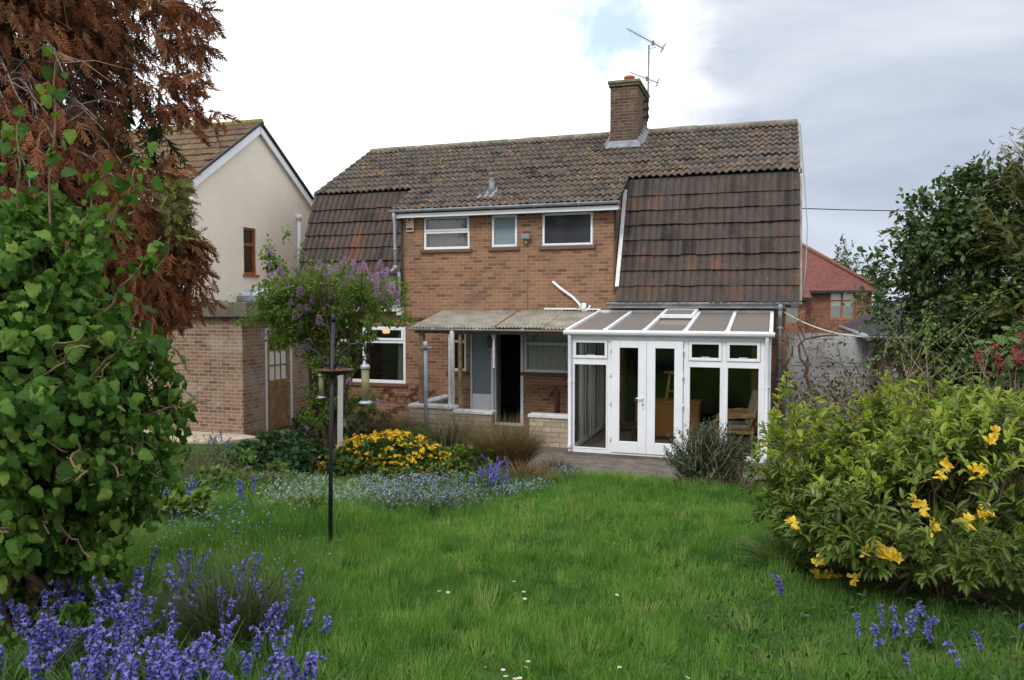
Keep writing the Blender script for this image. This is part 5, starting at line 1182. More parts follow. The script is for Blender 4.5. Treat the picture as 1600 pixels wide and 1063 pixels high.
# ------------------------------------------------------------------ brown dying conifer
rng = random.Random(4)
cx, cy = -5.95, 9.2
cn = rooted('dying_conifer', cx, cy, 'tall conifer with rust brown drooping dead foliage behind the hazel', 'tree')
tr_ = MB(); tr_.tube([(cx, cy, -.1), (cx + .05, cy, 2), (cx, cy + .05, 5), (cx, cy, 10)], [.24, .21, .16, .05], 12); tr_.tube([(cx - .35, cy + .3, -.1), (cx - .4, cy + .3, 3), (cx - .55, cy + .35, 8)], [.17, .14, .05], 10)
wood('trunk', tr_, BARK, cn)
fr = [frond(20, s, .40, .45) for s in range(4)]
brm = MB(); SP = [[] for _ in range(4)]; SB = [[] for _ in range(4)]; SS = [[] for _ in range(4)]; GP = []; KP = []
for i in range(300):
    z0 = rng.uniform(2.6, 8.6); a = rng.uniform(0, 6.283)
    if rng.random() < .55: a = rng.uniform(-1.9, .75)              # more towards the viewer and the right
    ln = (1.78 + .32 * math.sin(z0 * 1.9 + a * 2)) * rng.uniform(.6, 1.12) * (1 if z0 < 6.5 else 1.08)
    d = Vector((math.cos(a), math.sin(a), rng.uniform(.05, .45))); p = Vector((cx, cy, z0)); pts = [p.copy()]; n = 11
    for j in range(n):
        d.z -= .055 + .012 * j; d.x += rng.gauss(0, .07); d.y += rng.gauss(0, .07); p = p + d.normalized() * ln / n; pts.append(p.copy())
    brm.tube(pts, list(np.linspace(.030, .005, n + 1)), 5, cap=False)
    for j in range(3, n + 1):
        if rng.random() < .8 and j < n:
            q = pts[j] + Vector((rng.gauss(0, .22), rng.gauss(0, .22), rng.uniform(-.55, .05))); mid_ = pts[j].lerp(q, .5) + Vector((0, 0, .06)); brm.tube([pts[j], mid_, q], [.009, .006, .003], 4, cap=False)
        for _ in range(rng.randint(8, 14) if j > 4 else 3):
            k = rng.randrange(4); q = pts[j] + Vector((rng.gauss(0, .13), rng.gauss(0, .13), rng.uniform(-.40, .10)))
            if q.z < 2.55 and q.x > -5.0: continue
            if z0 > 4.9 and math.sin(q.z * 2.3 + q.x * 2.0) > .45 and rng.random() < .85: continue      # bare gaps
            SP[k].append(q); SB[k].append((d.x * .55 + rng.gauss(0, .38), d.y * .55 + rng.gauss(0, .38), -1.15 + rng.random() * .4)); SS[k].append(rng.uniform(.11, .27))
parts = []
for k in range(4):
    P = np.array([tuple(v) for v in SP[k]]); n = len(P); d = np.array(SB[k])
    parts.append(scatter(fr[k], P, basis(d, np.stack([RNG.normal(.2, .7, n), RNG.normal(-.9, .5, n), RNG.normal(.3, .4, n)], -1)), np.array(SS[k])))
# tufts sticking out against the sky on the right and the heavy hanging tongue in front of the outbuilding
P, D, _ = blob(1300, (-4.12, 9.0, 3.25), (.40, .5, .75), .8, 33, .2); parts.append(scatter(fr[1], P, basis(np.stack([RNG.normal(.1, .3, len(P)), RNG.normal(-.1, .3, len(P)), -np.ones(len(P))], -1), np.stack([RNG.normal(.2, .8, len(P)), RNG.normal(-.9, .5, len(P)), RNG.normal(0, .3, len(P))], -1)), RNG.uniform(.14, .26, len(P))))
for z0, ln in ((6.6, .5), (6.1, .62), (5.75, .55), (5.3, .42), (4.95, .58), (4.2, .2), (3.5, .45), (3.3, .3)):
    p = Vector((-4.0, 9.0, z0)); d = Vector((1, -.1, .25)); pts = [p.copy()]
    for j in range(8): d.z -= .11; p = p + d.normalized() * ln / 8; pts.append(p.copy())
    brm.tube(pts, list(np.linspace(.014, .003, 9)), 5, cap=False)
    pp = np.array([tuple(v) for v in pts for _ in range(9)]) + RNG.normal(0, .07, (81, 3)) - [0, 0, .05]
    parts.append(scatter(fr[2], pp, basis(RNG.normal(0, .5, (81, 3)) + [.55, 0, -.7], RNG.normal(0, .6, (81, 3)) + [.2, -.8, .3]), RNG.uniform(.14, .28, 81)))
wood('branches', brm, BARK, cn); fol('dead_foliage', parts, DEAD, cn)
P, D, _ = blob(240, (-3.72, 8.7, 3.75), (.14, .2, .36), .9, 3, .2); P3, D3, _ = blob(90, (-4.25, 8.3, 3.55), (.14, .2, .14), .9, 4, .2); P = np.concatenate([P, P3]); n = len(P)
fol('green_foliage', scatter(fr[0], P, basis(RNG.normal(0, .6, (n, 3)) + [.2, -.1, -.2], RNG.normal(0, .6, (n, 3)) + [0, -.8, .4]), RNG.uniform(.10, .2, n)), G_GOLD, cn)
# live dark foliage on the far side
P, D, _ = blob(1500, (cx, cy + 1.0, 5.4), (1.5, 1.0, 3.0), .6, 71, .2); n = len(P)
fol('far_foliage', scatter(fr[3], P, basis(RNG.normal(0, .5, (n, 3)) + [0, 0, -.8], RNG.normal(0, .6, (n, 3)) + [.2, -.8, .3]), RNG.uniform(.25, .45, n)), G_DARK, cn)

# ------------------------------------------------------------------ lilac tree
rng = random.Random(9)
bx_, by_ = -3.35, 14.1
ll = rooted('lilac_tree', bx_, by_, 'green lilac tree with purple flower heads in front of the house', 'tree')
lt = MB(); crown = [(-4.25, 13.9, 3.2), (-3.3, 13.9, 3.35), (-2.55, 13.9, 3.2)]
ends = []
for i in range(13):
    e = Vector((rng.uniform(-4.4, -2.1), rng.uniform(13.2, 14.7), rng.uniform(2.5, 3.35))); s_ = Vector((bx_ + rng.gauss(0, .12), by_ + rng.gauss(0, .1), -.05)); mid_ = s_.lerp(e, .5) + Vector((rng.gauss(0, .12), 0, .35 + rng.random() * .2))
    q = [s_, s_.lerp(mid_, .5) + Vector((rng.gauss(0, .05), 0, .05)), mid_, mid_.lerp(e, .5) + Vector((rng.gauss(0, .06), rng.gauss(0, .06), .06)), e]; lt.tube(q, [.05, .042, .032, .02, .008], 7, cap=False)
    for k in range(5):
        u = q[2].lerp(e, rng.random()); v = u + Vector((rng.gauss(0, .3), rng.gauss(0, .3), rng.uniform(.15, .6))); lt.tube([u, u.lerp(v, .5) + Vector((0, 0, .05)), v], [.012, .008, .003], 5, cap=False)
wood('stems', lt, BARK_BROWN, ll)
parts = []
for (c_, r_, n, sd) in (((-3.35, 14.0, 2.72), (1.26, .75, .64), 5800, 1), ((-4.12, 13.9, 2.75), (.42, .5, .80), 2000, 2), ((-2.55, 13.9, 2.72), (.55, .55, .52), 1800, 3), ((-4.25, 13.8, 3.38), (.14, .16, .30), 260, 4), ((-3.5, 13.9, 2.12), (.95, .6, .50), 1700, 5), ((-3.1, 13.8, 1.65), (.6, .4, .45), 700, 6)):
    P, D, _ = blob(n, c_, r_, .75, sd, .36, clumps=int(n / 30), cl=.25); parts.append(leaves(LEAF_OVAL, P, D, .072, up=.4, rand=.7, droop=.35, seed=sd))
P, D, _ = blob(900, (-3.3, 13.8, 1.0), (.55, .4, .55), .8, 15, .25, clumps=40, cl=.2); parts.append(leaves(LEAF_OVAL, P, D, .075, droop=.3, seed=16))
fol('foliage', parts, G_LILAC, ll)
def pix(px, py, y):
    """world point seen at photo pixel (px, py) at distance y"""
    a = (px - 800) / 1220; b = (531.5 - py) / 1220; c_, s_ = math.cos(R(2.65)), math.sin(R(2.65)); t_ = y / (c_ + b * s_); return np.array([a * t_, y, ZC + t_ * (-s_ + b * c_)])
pet = ([(0, 0, 0), (-.5, .5, .1), (.5, .5, .1), (0, 1, -.05)], [(0, 2, 1), (1, 2, 3)])
def panicle(seed):
    g = np.random.default_rng(seed); n = 190; t_ = g.random(n) ** .8; a = g.uniform(0, 6.283, n); r_ = .062 * (1 - t_ * .85) * g.uniform(.6, 1.1, n) * (.55 + .45 * np.sqrt(t_ * 3).clip(0, 1))
    P = np.stack([r_ * np.cos(a), r_ * np.sin(a), t_ * .21], -1); d = np.stack([np.cos(a), np.sin(a), g.uniform(-.2, .6, n)], -1) + g.normal(0, .3, (n, 3))
    V_, T_, A_, M_ = scatter(pet, P, basis(d, g.normal(0, .6, (n, 3)) + [0, 0, 1]), g.uniform(.016, .026, n)); return raw_mesh('flower_panicle', V_, T_, LILAC_F, A_)
pm = [panicle(s) for s in range(3)]
for (px, py) in ((420, 392), (437, 420), (425, 412), (441, 425), (464, 416), (414, 425), (448, 442), (430, 444), (475, 448), (497, 414), (491, 465), (507, 440), (519, 420), (537, 405), (531, 410), (552, 408), (569, 410), (571, 417), (586, 425), (578, 430), (600, 422), (607, 428), (603, 447), (619, 455), (604, 464), (558, 474), (570, 480), (477, 479), (462, 490), (412, 518), (404, 490), (442, 460), (549, 430), (535, 443), (594, 436), (582, 436), (612, 450), (594, 412), (556, 415), (621, 470), (543, 593), (587, 625), (511, 430), (560, 420), (525, 418), (468, 455), (485, 480), (455, 470), (520, 455), (540, 470), (532, 490), (590, 455), (575, 500), (500, 500), (470, 510), (565, 450), (610, 475)):
    p = pix(px, py, 13.45 + rng.uniform(-.2, .3)); o = link('flower_panicle', pm[rng.randrange(3)], ll, Vector(p) - ll.location - Vector((0, 0, .1))); o.rotation_euler = (rng.gauss(0, .3), rng.gauss(0, .3), rng.uniform(0, 6)); s_ = rng.uniform(.7, 1.1); o.scale = (s_ * 1.1, s_ * 1.1, s_ * .85)

# ------------------------------------------------------------------ big variegated shrub on the right
rng = random.Random(31)
LEAF_VAR = (np.array(LEAF_OVAL[0]) * [.66, 1, .9], LEAF_OVAL[1])
vs = rooted('variegated_shrub', 3.3, 6.1, 'large green and yellow variegated evergreen shrub at the right of the lawn', 'shrub')
vc = np.array([3.50, 6.2, 1.10]); vr = np.array([1.60, 1.25, .74])
P, D, _ = blob(1750, vc, vr, .42, 41, .36, low=-.95); P2, D2, _ = blob(300, (2.62, 6.7, 1.12), (.50, .6, .56), .6, 42, .25)
P3, D3, _ = blob(330, (3.75, 6.8, 1.48), (.9, .6, .42), .6, 43, .25)
P = np.concatenate([P, P2, P3]); D = np.concatenate([D, D2, D3]); P, D = clip_ground(P, D, .06)
young = sstep(1.0, 1.7, P[:, 2] + .25 * vnoise(P[:, 0], P[:, 2], 3, 3) - .12 * (P[:, 0] - 2.4)) * .7; yk = young > RNG.random(len(P))
def shoots(P_, D_, per, size, reach, seed):
    """whorls of leaves round short upright shoots"""
    g = np.random.default_rng(seed); n = len(P_); ax = nrm(D_ * .55 + g.normal(0, .35, (n, 3)) + [0, 0, .55]); ln = reach * g.uniform(.6, 1.4, n); i = np.repeat(np.arange(n), per); m_ = len(i); t_ = np.tile(np.linspace(.15, 1, per), n)
    rad_ = nrm(np.cross(ax[i], g.normal(size=(m_, 3)))); q = P_[i] + ax[i] * (ln[i] * t_)[:, None]; d = rad_ * (1.05 - .45 * t_)[:, None] + ax[i] * (.35 + .5 * t_)[:, None] + g.normal(0, .12, (m_, 3)) - [0, 0, .12]
    return leaves(LEAF_VAR, q, nrm(d), size, up=.5, out=1, rand=.12, seed=seed, mid=LEAF_MID, rnd=np.clip(np.repeat(g.random(n), per) * .6 + g.random(m_) * .4, 0, 1), jit=.3)
fol('foliage', shoots(P[~yk], D[~yk], 11, .088, .10, 44), G_VAR, vs)
sp_parts = [shoots(P[yk], D[yk] + [0, 0, .4], 10, .080, .12, 45)]
sm_ = MB()
tops = [(1228, 587), (1222, 610), (1380, 592), (1385, 600), (1400, 612), (1420, 605), (1500, 618), (1508, 640), (1360, 650), (1290, 640), (1310, 660), (1255, 640), (1330, 640), (1450, 630), (1545, 670), (1240, 660), (1475, 640), (1210, 650), (1270, 625), (1345, 615), (1435, 600), (1460, 650), (1520, 660), (1580, 650), (1590, 690), (1320, 665)]
for (px, py) in tops:
    y = rng.uniform(6.3, 6.9); e = pix(px, py, y); b = e - [rng.uniform(-.15, .15), 0, rng.uniform(.4, .7)]; pts = [Vector(b).lerp(Vector(e), i / 6) + Vector((rng.gauss(0, .012), rng.gauss(0, .012), 0)) for i in range(7)]
    sm_.tube(pts, [.007] * 3 + [.004] * 4, 5, cap=False); pp = np.array([tuple(v) for v in pts for _ in range(6)]); dd_ = RNG.normal(0, .8, (42, 3)) + [0, 0, .55]; sp_parts.append(leaves(LEAF_VAR, pp, nrm(dd_), .078, up=.3, out=1, rand=.25, seed=rng.randint(0, 999), mid=LEAF_MID))
fol('young_foliage', sp_parts, G_VARTOP, vs)
base = [(3.3 + rng.gauss(0, .25), 6.2 + rng.gauss(0, .25), float(gz(3.3, 6.2)) - .03) for _ in range(60)]; sel = P[RNG.integers(0, len(P), 60)]
mbs = stems(base, [tuple(v) for v in sel], rng, .05, 6, .014, .003); mbs.v += []; b0 = len(mbs.v); mbs.add(sm_.v, sm_.f, True); wood('stems', mbs, BARK_BROWN, vs)
ros = ([(0, 0, 0)], [])
def rosette(seed):
    g = np.random.default_rng(seed); n = 12; a = np.arange(n) * 2.4; d = np.stack([np.cos(a), np.sin(a), g.uniform(.0, .9, n)], -1); P_ = g.normal(0, .012, (n, 3))
    V_, T_, A_, M_ = scatter(LEAF_OVAL, P_, basis(d, np.tile([0, 0, 1.], (n, 1)) - d * .3 + g.normal(0, .2, (n, 3))), g.uniform(.045, .075, n)); return raw_mesh('yellow_leaf_cluster', V_, T_, Y_LEAF, A_)
rm_ = [rosette(s) for s in range(3)]
for (px, py) in ((1238, 818), (1456, 822), (1540, 798), (1510, 816), (1530, 808), (1427, 782), (1440, 795), (1355, 862), (1385, 868), (1370, 855), (1398, 872), (1280, 880), (1275, 898), (1290, 905), (1300, 902), (1316, 912), (1326, 935), (1346, 950), (1553, 675), (1545, 690), (1535, 740), (1520, 735), (1470, 745), (1480, 730), (1335, 905)):
    y = 6.3
    for _ in range(40):                                            # step towards the viewer until just outside the leaves
        q = pix(px, py, y); rr_ = (((q - vc) / vr) ** 2).sum()
        if rr_ > 1.02: break
        y -= .05
    o = link('yellow_leaf_cluster', rm_[rng.randrange(3)], vs, Vector(q) - vs.location); o.rotation_euler = (rng.uniform(.5, 1.2), rng.gauss(0, .3), rng.gauss(0, .5)); s_ = rng.uniform(.75, 1.1); o.scale = (s_, s_, s_)

# ------------------------------------------------------------------ laurel mass and golden conifer, far right
lr = rooted('evergreen_tree', 5.9, 10.4, 'broad dark green evergreen tree with small glossy leaves on the right', 'tree')
parts = []
for (c_, r_, n, sd) in (((6.25, 10.5, 2.75), (1.28, 1.1, 1.55), 11500, 51), ((5.8, 10.2, 2.35), (.52, .8, .75), 2300, 52), ((6.5, 10.2, 3.4), (1.0, .9, 1.15), 3000, 53), ((5.5, 10.2, 3.4), (.58, .6, .62), 2400, 56), ((6.1, 10.2, 3.75), (.8, .6, .8), 2400, 57), ((6.3, 9.9, 1.3), (1.0, .7, .8), 2400, 54)):
    P, D, _ = blob(n, c_, r_, .5, sd, .2, clumps=int(n / 30), cl=.18); parts.append(leaves(LEAF_OVAL, P, D, .086, up=.6, rand=.5, droop=.1, seed=sd))
rng = random.Random(3); tips = []; tmb = MB(); sprt = []
for (px, py) in ((1401, 335), (1375, 395), (1345, 395), (1363, 405), (1440, 300), (1420, 330), (1475, 275), (1510, 268)):
    e = pix(px, py, 10.0); b = e + [.35, .2, -.4]; pts = [Vector(b).lerp(Vector(e), i / 5) for i in range(6)]; tmb.tube(pts, [.008, .007, .006, .005, .004, .003], 5, cap=False)
    pp = np.array([tuple(v) for v in pts for _ in range(5)]) + RNG.normal(0, .02, (30, 3)); parts.append(leaves(LEAF_OVAL, pp, nrm(RNG.normal(0, .8, (30, 3)) + [-.3, 0, .4]), .085, seed=rng.randint(0, 999)))
fol('foliage', parts, G_LAUREL, lr)
for i in range(26): grow(tmb, (5.9 + rng.gauss(0, .1), 10.4, .2), (rng.gauss(0, .5), rng.gauss(0, .4), 1), rng.uniform(1.2, 2.0), .022, 1, rng, tips, bend=.15, kids=(3,), seg=6)
wood('branches', tmb, BARK_BROWN, lr)
gc = rooted('golden_conifer', 6.7, 9.6, 'yellow green feathery conifer rising at the right edge of the photo', 'tree')
fr2 = [frond(15, s + 20, .42, .15) for s in range(3)]; parts = []; gm = MB(); gm.tube([(6.75, 9.6, 0), (6.75, 9.6, 5.1)], [.12, .02], 8)
for i in range(170):
    z0 = rng.uniform(.6, 5.0); a = rng.uniform(1.6, 5.6); ln = min(1.35, (5.5 - z0) * .42) * rng.uniform(.7, 1.1); d = Vector((math.cos(a), math.sin(a), .55)); p = Vector((6.75, 9.6, z0)); pts = [p.copy()]
    for j in range(6): d.z -= .05; p = p + d.normalized() * ln / 6; pts.append(p.copy())
    gm.tube(pts, list(np.linspace(.016, .003, 7)), 5, cap=False)
    pp = np.array([tuple(v) for v in pts[2:] for _ in range(15)]) + RNG.normal(0, .07, (75, 3)); dd_ = np.tile(np.array(d), (75, 1)) + RNG.normal(0, .55, (75, 3)) + [0, 0, .1]
    parts.append(scatter(fr2[i % 3], pp, basis(dd_, RNG.normal(0, .5, (75, 3)) + [0, -.3, 1]), RNG.uniform(.07, .16, 75)))
for (px, py) in ((1580, 218), (1568, 232), (1595, 240), (1575, 290), (1540, 320)):
    e = pix(px, py, 9.2); b = e + [.45, .1, -.5]; pts = [Vector(b).lerp(Vector(e), i / 6) for i in range(7)]; gm.tube(pts, list(np.linspace(.014, .003, 7)), 5, cap=False); pp = np.array([tuple(v) for v in pts for _ in range(6)]) + RNG.normal(0, .04, (42, 3)); parts.append(scatter(fr2[0], pp, basis(RNG.normal(0, .6, (42, 3)) + [-.5, 0, .25], RNG.normal(0, .4, (42, 3)) + [0, -.3, 1]), RNG.uniform(.08, .15, 42)))
wood('branches', gm, BARK, gc); fol('foliage', parts, G_GOLD, gc)
# dark undergrowth and bramble tangle between shrub, gate and laurel
rng = random.Random(77)
bt_ = rooted('bramble_tangle', 4.9, 9.4, 'tangle of bare arching bramble stems with small dark leaves in front of the gate', 'brambles')
bm_ = MB(); lp = []
for i in range(900):
    b = Vector((rng.uniform(3.7, 6.5) if i % 2 else rng.uniform(3.75, 4.9), rng.uniform(8.6, 11.6), 0)); b.z = float(gz(b.x, b.y)); h = rng.uniform(1.0, 2.1) * (1.15 if b.x > 4.8 else .85); d = Vector((rng.gauss(-.1, .5), rng.gauss(-.1, .5), 1.2)); pts = [b.copy()]; p = b
    for j in range(9): d.z -= .22 * rng.random() * 1.3; d.x += rng.gauss(0, .13); d.y += rng.gauss(0, .12); p = p + d.normalized() * h / 7; pts.append(p.copy()); lp.append(p.copy())
    if min(v.x / v.y for v in pts) < .35 or max(v.z for v in pts) > 2.35: del lp[-9:]; continue
    bm_.tube(pts, list(np.linspace(.009, .005, 10)), 4, cap=False)
wood('stems', bm_, TWIG_PURP, bt_)
Lp = np.array([tuple(v) for v in lp]); Lp = Lp[RNG.random(len(Lp)) < .8].repeat(6, 0); Lp = Lp + RNG.normal(0, .07, Lp.shape)
fol('leaves', leaves(LEAF_OVAL, Lp, rdir(len(Lp)), .052, seed=8), leafmat('bramble_leaves', [(.02, .04, .015), (.045, .065, .028), (.09, .085, .04), (.12, .07, .05)], .2), bt_)
ts = rooted('twiggy_sapling', 5.0, 8.6, 'thin pale twiggy sapling with small fresh leaves in front of the dark evergreen', 'sapling')
sm2 = MB(); tp = []
for i in range(9): grow(sm2, (5.0 + rng.gauss(0, .35), 8.7 + rng.gauss(0, .2), .3), (rng.gauss(0, .22), rng.gauss(0, .2), 1), rng.uniform(1.3, 1.9), .012, 2, rng, tp, bend=.10, kids=(4, 4), seg=6, shrink=.5)
wood('stems', sm2, TWIG, ts); Pp = np.array([tuple(t_[0]) for t_ in tp]); Pp = Pp.repeat(2, 0) + RNG.normal(0, .03, (len(Pp) * 2, 3)); fol('leaves', leaves(LEAF_OVAL, Pp, rdir(len(Pp)), .045, seed=4), G_LILAC, ts)
cu = rooted('flowering_currant', 4.75, 7.4, 'shrub with large pale green leaves and red flowers at the right edge', 'shrub')
P, D, _ = blob(130, (4.85, 7.4, 2.25), (.42, .35, .3), .9, 5, .2); cp = [leaves(HZ[1], P, D, .10, up=.9, rand=.35, seed=5)]
fol('foliage', cp, leafmat('currant_leaves', [(.05, .12, .03), (.09, .18, .05), (.13, .22, .07)], .3), cu); sel = P[:40]
wood('stems', stems([(4.95 + rng.gauss(0, .1), 7.4, .5)] * 12, [tuple(v) for v in sel[:12]], rng, .03, 5, .012, .003), TWIG_PURP, cu)
parts = []
for (px, py) in ((1590, 545), (1585, 560), (1598, 530), (1555, 545), (1530, 555), (1595, 560), (1560, 565)):
    q = pix(px, py, 7.1); n = 60; fol('flower_cluster', scatter(pet, q + RNG.normal(0, 1, (n, 3)) * [.022, .022, .04], basis(RNG.normal(size=(n, 3)), RNG.normal(size=(n, 3)) + [0, 0, .1]), RNG.uniform(.013, .022, n)), PINK_F, cu)
# wisteria on the house corner
wi = hroot('wisteria', 5.75, -.15, 0, 'bare twisting wisteria stems with coppery young leaves on the house corner', 'climber')
wm = MB(); rng = random.Random(13); wl2 = []
def hpt(px, py, Yl):
    q0 = pix(px, py, 10); c0 = np.array([0, 0, ZC]); d = q0 - c0; Ov = np.array([0, D0, 0]); Vv = np.array([math.sin(TH), math.cos(TH), 0]); t_ = (Yl - (c0 - Ov) @ Vv) / (d @ Vv); p = c0 + d * t_; Uv = np.array([math.cos(TH), -math.sin(TH), 0]); return Vector(((p - Ov) @ Uv, Yl, p[2]))
for pl_, r0 in (([(1262, 700), (1262, 630), (1250, 612), (1228, 585), (1228, 570), (1238, 555), (1238, 540)], .035), ([(1268, 690), (1270, 620), (1260, 590), (1262, 575), (1250, 560), (1248, 540), (1258, 530), (1285, 525), (1310, 524)], .035), ([(1256, 590), (1262, 560), (1252, 535), (1246, 520)], .02), ([(1232, 580), (1220, 565), (1212, 560)], .014), ([(1258, 530), (1246, 505), (1250, 498)], .014), ([(1250, 610), (1235, 640), (1225, 700)], .012)):
    pts = [hpt(px, py, -.32 + .05 * math.sin(px)) for px, py in pl_]; wm.tube(pts, list(np.linspace(r0, r0 * .4, len(pts))), 7, cap=False)
tip = []
for (px, py) in ((1258, 505), (1280, 505), (1300, 512), (1230, 535), (1250, 500), (1270, 515), (1240, 530), (1290, 530), (1278, 545), (1265, 500), (1315, 520)):
    a = hpt(px, py, -.35)
    for _ in range(5): b = a + Vector((rng.gauss(0, .12), rng.gauss(0, .1), rng.gauss(.02, .1))); wm.tube([a, b], [.006, .003], 4, cap=False); wl2 += [b + Vector((rng.gauss(0, .05), rng.gauss(0, .05), rng.gauss(0, .05))) for _ in range(9)]
hp(wm, 'stems', BARK_BROWN, wi); Pp = np.array([tuple(v) for v in wl2]); o = foliage('young_leaves', leaves(LEAF_LANCE, Pp, rdir(len(Pp)), .055, seed=2), COPPER, wi); o.location = -Vector(wi['ofs'][:])
# poplars far away
def poplar(x, y, h, rad, label, seed, name='poplar_tree', grp=None, z0=-1):
    e = rooted(name, x, y, label, 'tree', grp, z=z0); P, D, _ = blob(1700, (x, y, z0 + h * .56), (rad, rad, h * .46), .6, seed, .25, clumps=140, cl=.18); fol('crown', leaves(LEAF_LIGHT, P, D, rad * .26, seed=seed), G_POP, e)
    wood('trunk', MB().tube([(x, y, z0), (x, y, z0 + h * .8)], [rad * .14, rad * .03], 6), BARK, e)
q = pix(1320, 380, 78); poplar(q[0], 78, q[2] + 1, 1.35, 'slim pointed poplar behind the red tiled roof', 1)
q = pix(1333, 410, 80); poplar(q[0], 80, q[2] + 1, .9, 'short poplar just right of the slim pointed one', 2)
q = pix(1306, 404, 82); poplar(q[0], 82, q[2] + 1, .8, 'small poplar tip left of the slim pointed one', 3)
q = pix(1362, 410, 60); poplar(q[0], 60, q[2] + 1, 1.1, 'darker poplar partly hidden by the evergreen tree', 4)
# ------------------------------------------------------------------ bed between lawn and house
def at(px, py):
    """point of the ground seen at photo pixel (px, py)"""
    y = 3.0
    for _ in range(400):
        p = pix(px, py, y)
        if p[2] <= gz(p[0], p[1]): break
        y += .04
    return p
rng = random.Random(55)
# marsh marigolds
mc = np.array([-1.92, 11.6, .12]); mg = rooted('marsh_marigold', mc[0], mc[1], 'rounded mound of bright yellow marsh marigolds beside the pond', 'flowering plant')
def dome(n, c, r, seed, bump=.12, shell=.2, cl=0, cn=0):
    P_, D_, _ = blob(n, c, r, shell, seed, bump, low=-.05, clumps=cn, cl=cl); return P_, D_
P, D = dome(2600, mc, (.98, .62, .60), 3, shell=.3); fol('leaves', leaves(LEAF_WIDE, P, D, .075, up=.9, rand=.35, seed=3), leafmat('marigold_leaves', [(.03, .075, .015), (.05, .11, .02), (.07, .14, .03)], .25), mg)
flw = []
for k in range(8):
    a = k * .785; c_, s_ = math.cos(a), math.sin(a); flw.append((c_, s_))
FV = [(0, 0, 0)]; FT = []
for k in range(5):
    a = k * 1.2566; b = len(FV); FV += [(.55 * math.cos(a - .5), .55 * math.sin(a - .5), .16), (1.0 * math.cos(a), 1.0 * math.sin(a), .30), (.55 * math.cos(a + .5), .55 * math.sin(a + .5), .16)]; FT += [(0, b, b + 1), (0, b + 1, b + 2)]
FLOWER5 = (FV, FT)
P, D = dome(1500, mc, (1.06, .70, .68), 5, shell=.10, cn=520, cl=.08); n = len(P)
fol('flowers', scatter(FLOWER5, P, basis(RNG.normal(0, 1, (n, 3)), D * .6 + RNG.normal(0, .35, (n, 3)) + [0, -.3, .7]), RNG.uniform(.022, .038, n)), Y_FLOWER, mg)
wood('stems', stems([(mc[0] + rng.gauss(0, .3), mc[1] + rng.gauss(0, .2), .03) for _ in range(60)], [tuple(v) for v in P[:60]], rng, .02, 4, .006, .003), G_DARK, mg)
# low mounds of leaves
def mound(name, px, py, rx, ry, h, n, size, mat, label, cat, tm=LEAF_OVAL, seed=1, bump=.2, rand=.5):
    p = at(px, py); c_ = np.array([p[0], p[1] + ry, gz(p[0], p[1] + ry)]); e = rooted(name, c_[0], c_[1], label, cat)
    P_, D_ = dome(n, c_, (rx, ry, h), seed, bump, .45, .1, max(20, n // 24)); fol('leaves', leaves(tm, P_, D_, size, up=.8, rand=rand, seed=seed), mat, e)
    wood('stems', stems([(c_[0] + rng.gauss(0, rx * .3), c_[1] + rng.gauss(0, ry * .3), c_[2] - .02) for _ in range(24)], [tuple(v) for v in P_[:24]], rng, .02, 4, .007, .003), BARK_BROWN, e); return e
mound('geranium_mound', 415, 742, .84, .55, .46, 3200, .075, leafmat('geranium_leaves', [(.03, .08, .025), (.05, .115, .04), (.08, .15, .055)], .25), 'low rounded mound of dense green leaves left of the yellow flowers', 'plant', LEAF_WIDE, 11)
mound('purple_leaf_plant', 482, 742, .30, .25, .24, 600, .06, leafmat('purple_leaves', [(.06, .05, .06), (.10, .08, .11), (.05, .09, .03)], .2), 'small dull purple leaved plant between green mound and yellow flowers', 'plant', LEAF_OVAL, 12)
mound('green_groundcover', 650, 768, .75, .42, .20, 2300, .062, G_IVY, 'pale green leafy carpet in front of the yellow flowers', 'plant', LEAF_WIDE, 13)
mound('green_groundcover', 725, 745, .58, .55, .34, 2200, .06, G_LILAC, 'leafy green mound right of the yellow flowers', 'plant', LEAF_OVAL, 14)
mound('low_green_growth', 640, 700, .60, .45, .42, 1700, .06, G_ROUGH, 'rough green growth between the yellow flowers and the low block walls', 'plant', LEAF_LANCE, 18)
mound('spreading_conifer', 480, 705, .82, .8, .72, 5200, .075, G_DARK, 'dark spreading evergreen shrub below the old wooden door', 'shrub', LEAF_LANCE, 15, .3)
mound('green_shrub', 570, 690, .48, .5, .80, 1900, .075, leafmat('fresh_leaves', [(.03, .075, .018), (.05, .115, .025), (.075, .15, .035)], .3), 'fresh green bush at the foot of the lilac', 'shrub', LEAF_LANCE, 16)
mound('weedy_growth', 300, 778, .42, .35, .34, 900, .085, G_ROUGH, 'loose weedy green growth at the right foot of the hazel', 'plant', LEAF_LANCE, 21, .3)
mound('weedy_growth', 385, 770, .40, .3, .30, 900, .075, G_ROUGH, 'rough leafy growth in front of the low dense green mound', 'plant', LEAF_LANCE, 22, .3)
mound('weedy_growth', 235, 835, .34, .3, .32, 800, .085, G_LILAC, 'fresh leafy weeds under the hazel beside the pale blue flowers', 'plant', LEAF_OVAL, 23, .3)
mound('weedy_growth', 470, 810, .36, .25, .22, 700, .07, G_ROUGH, 'low weeds in the grass left of the feeder pole base', 'plant', LEAF_LANCE, 24, .3)
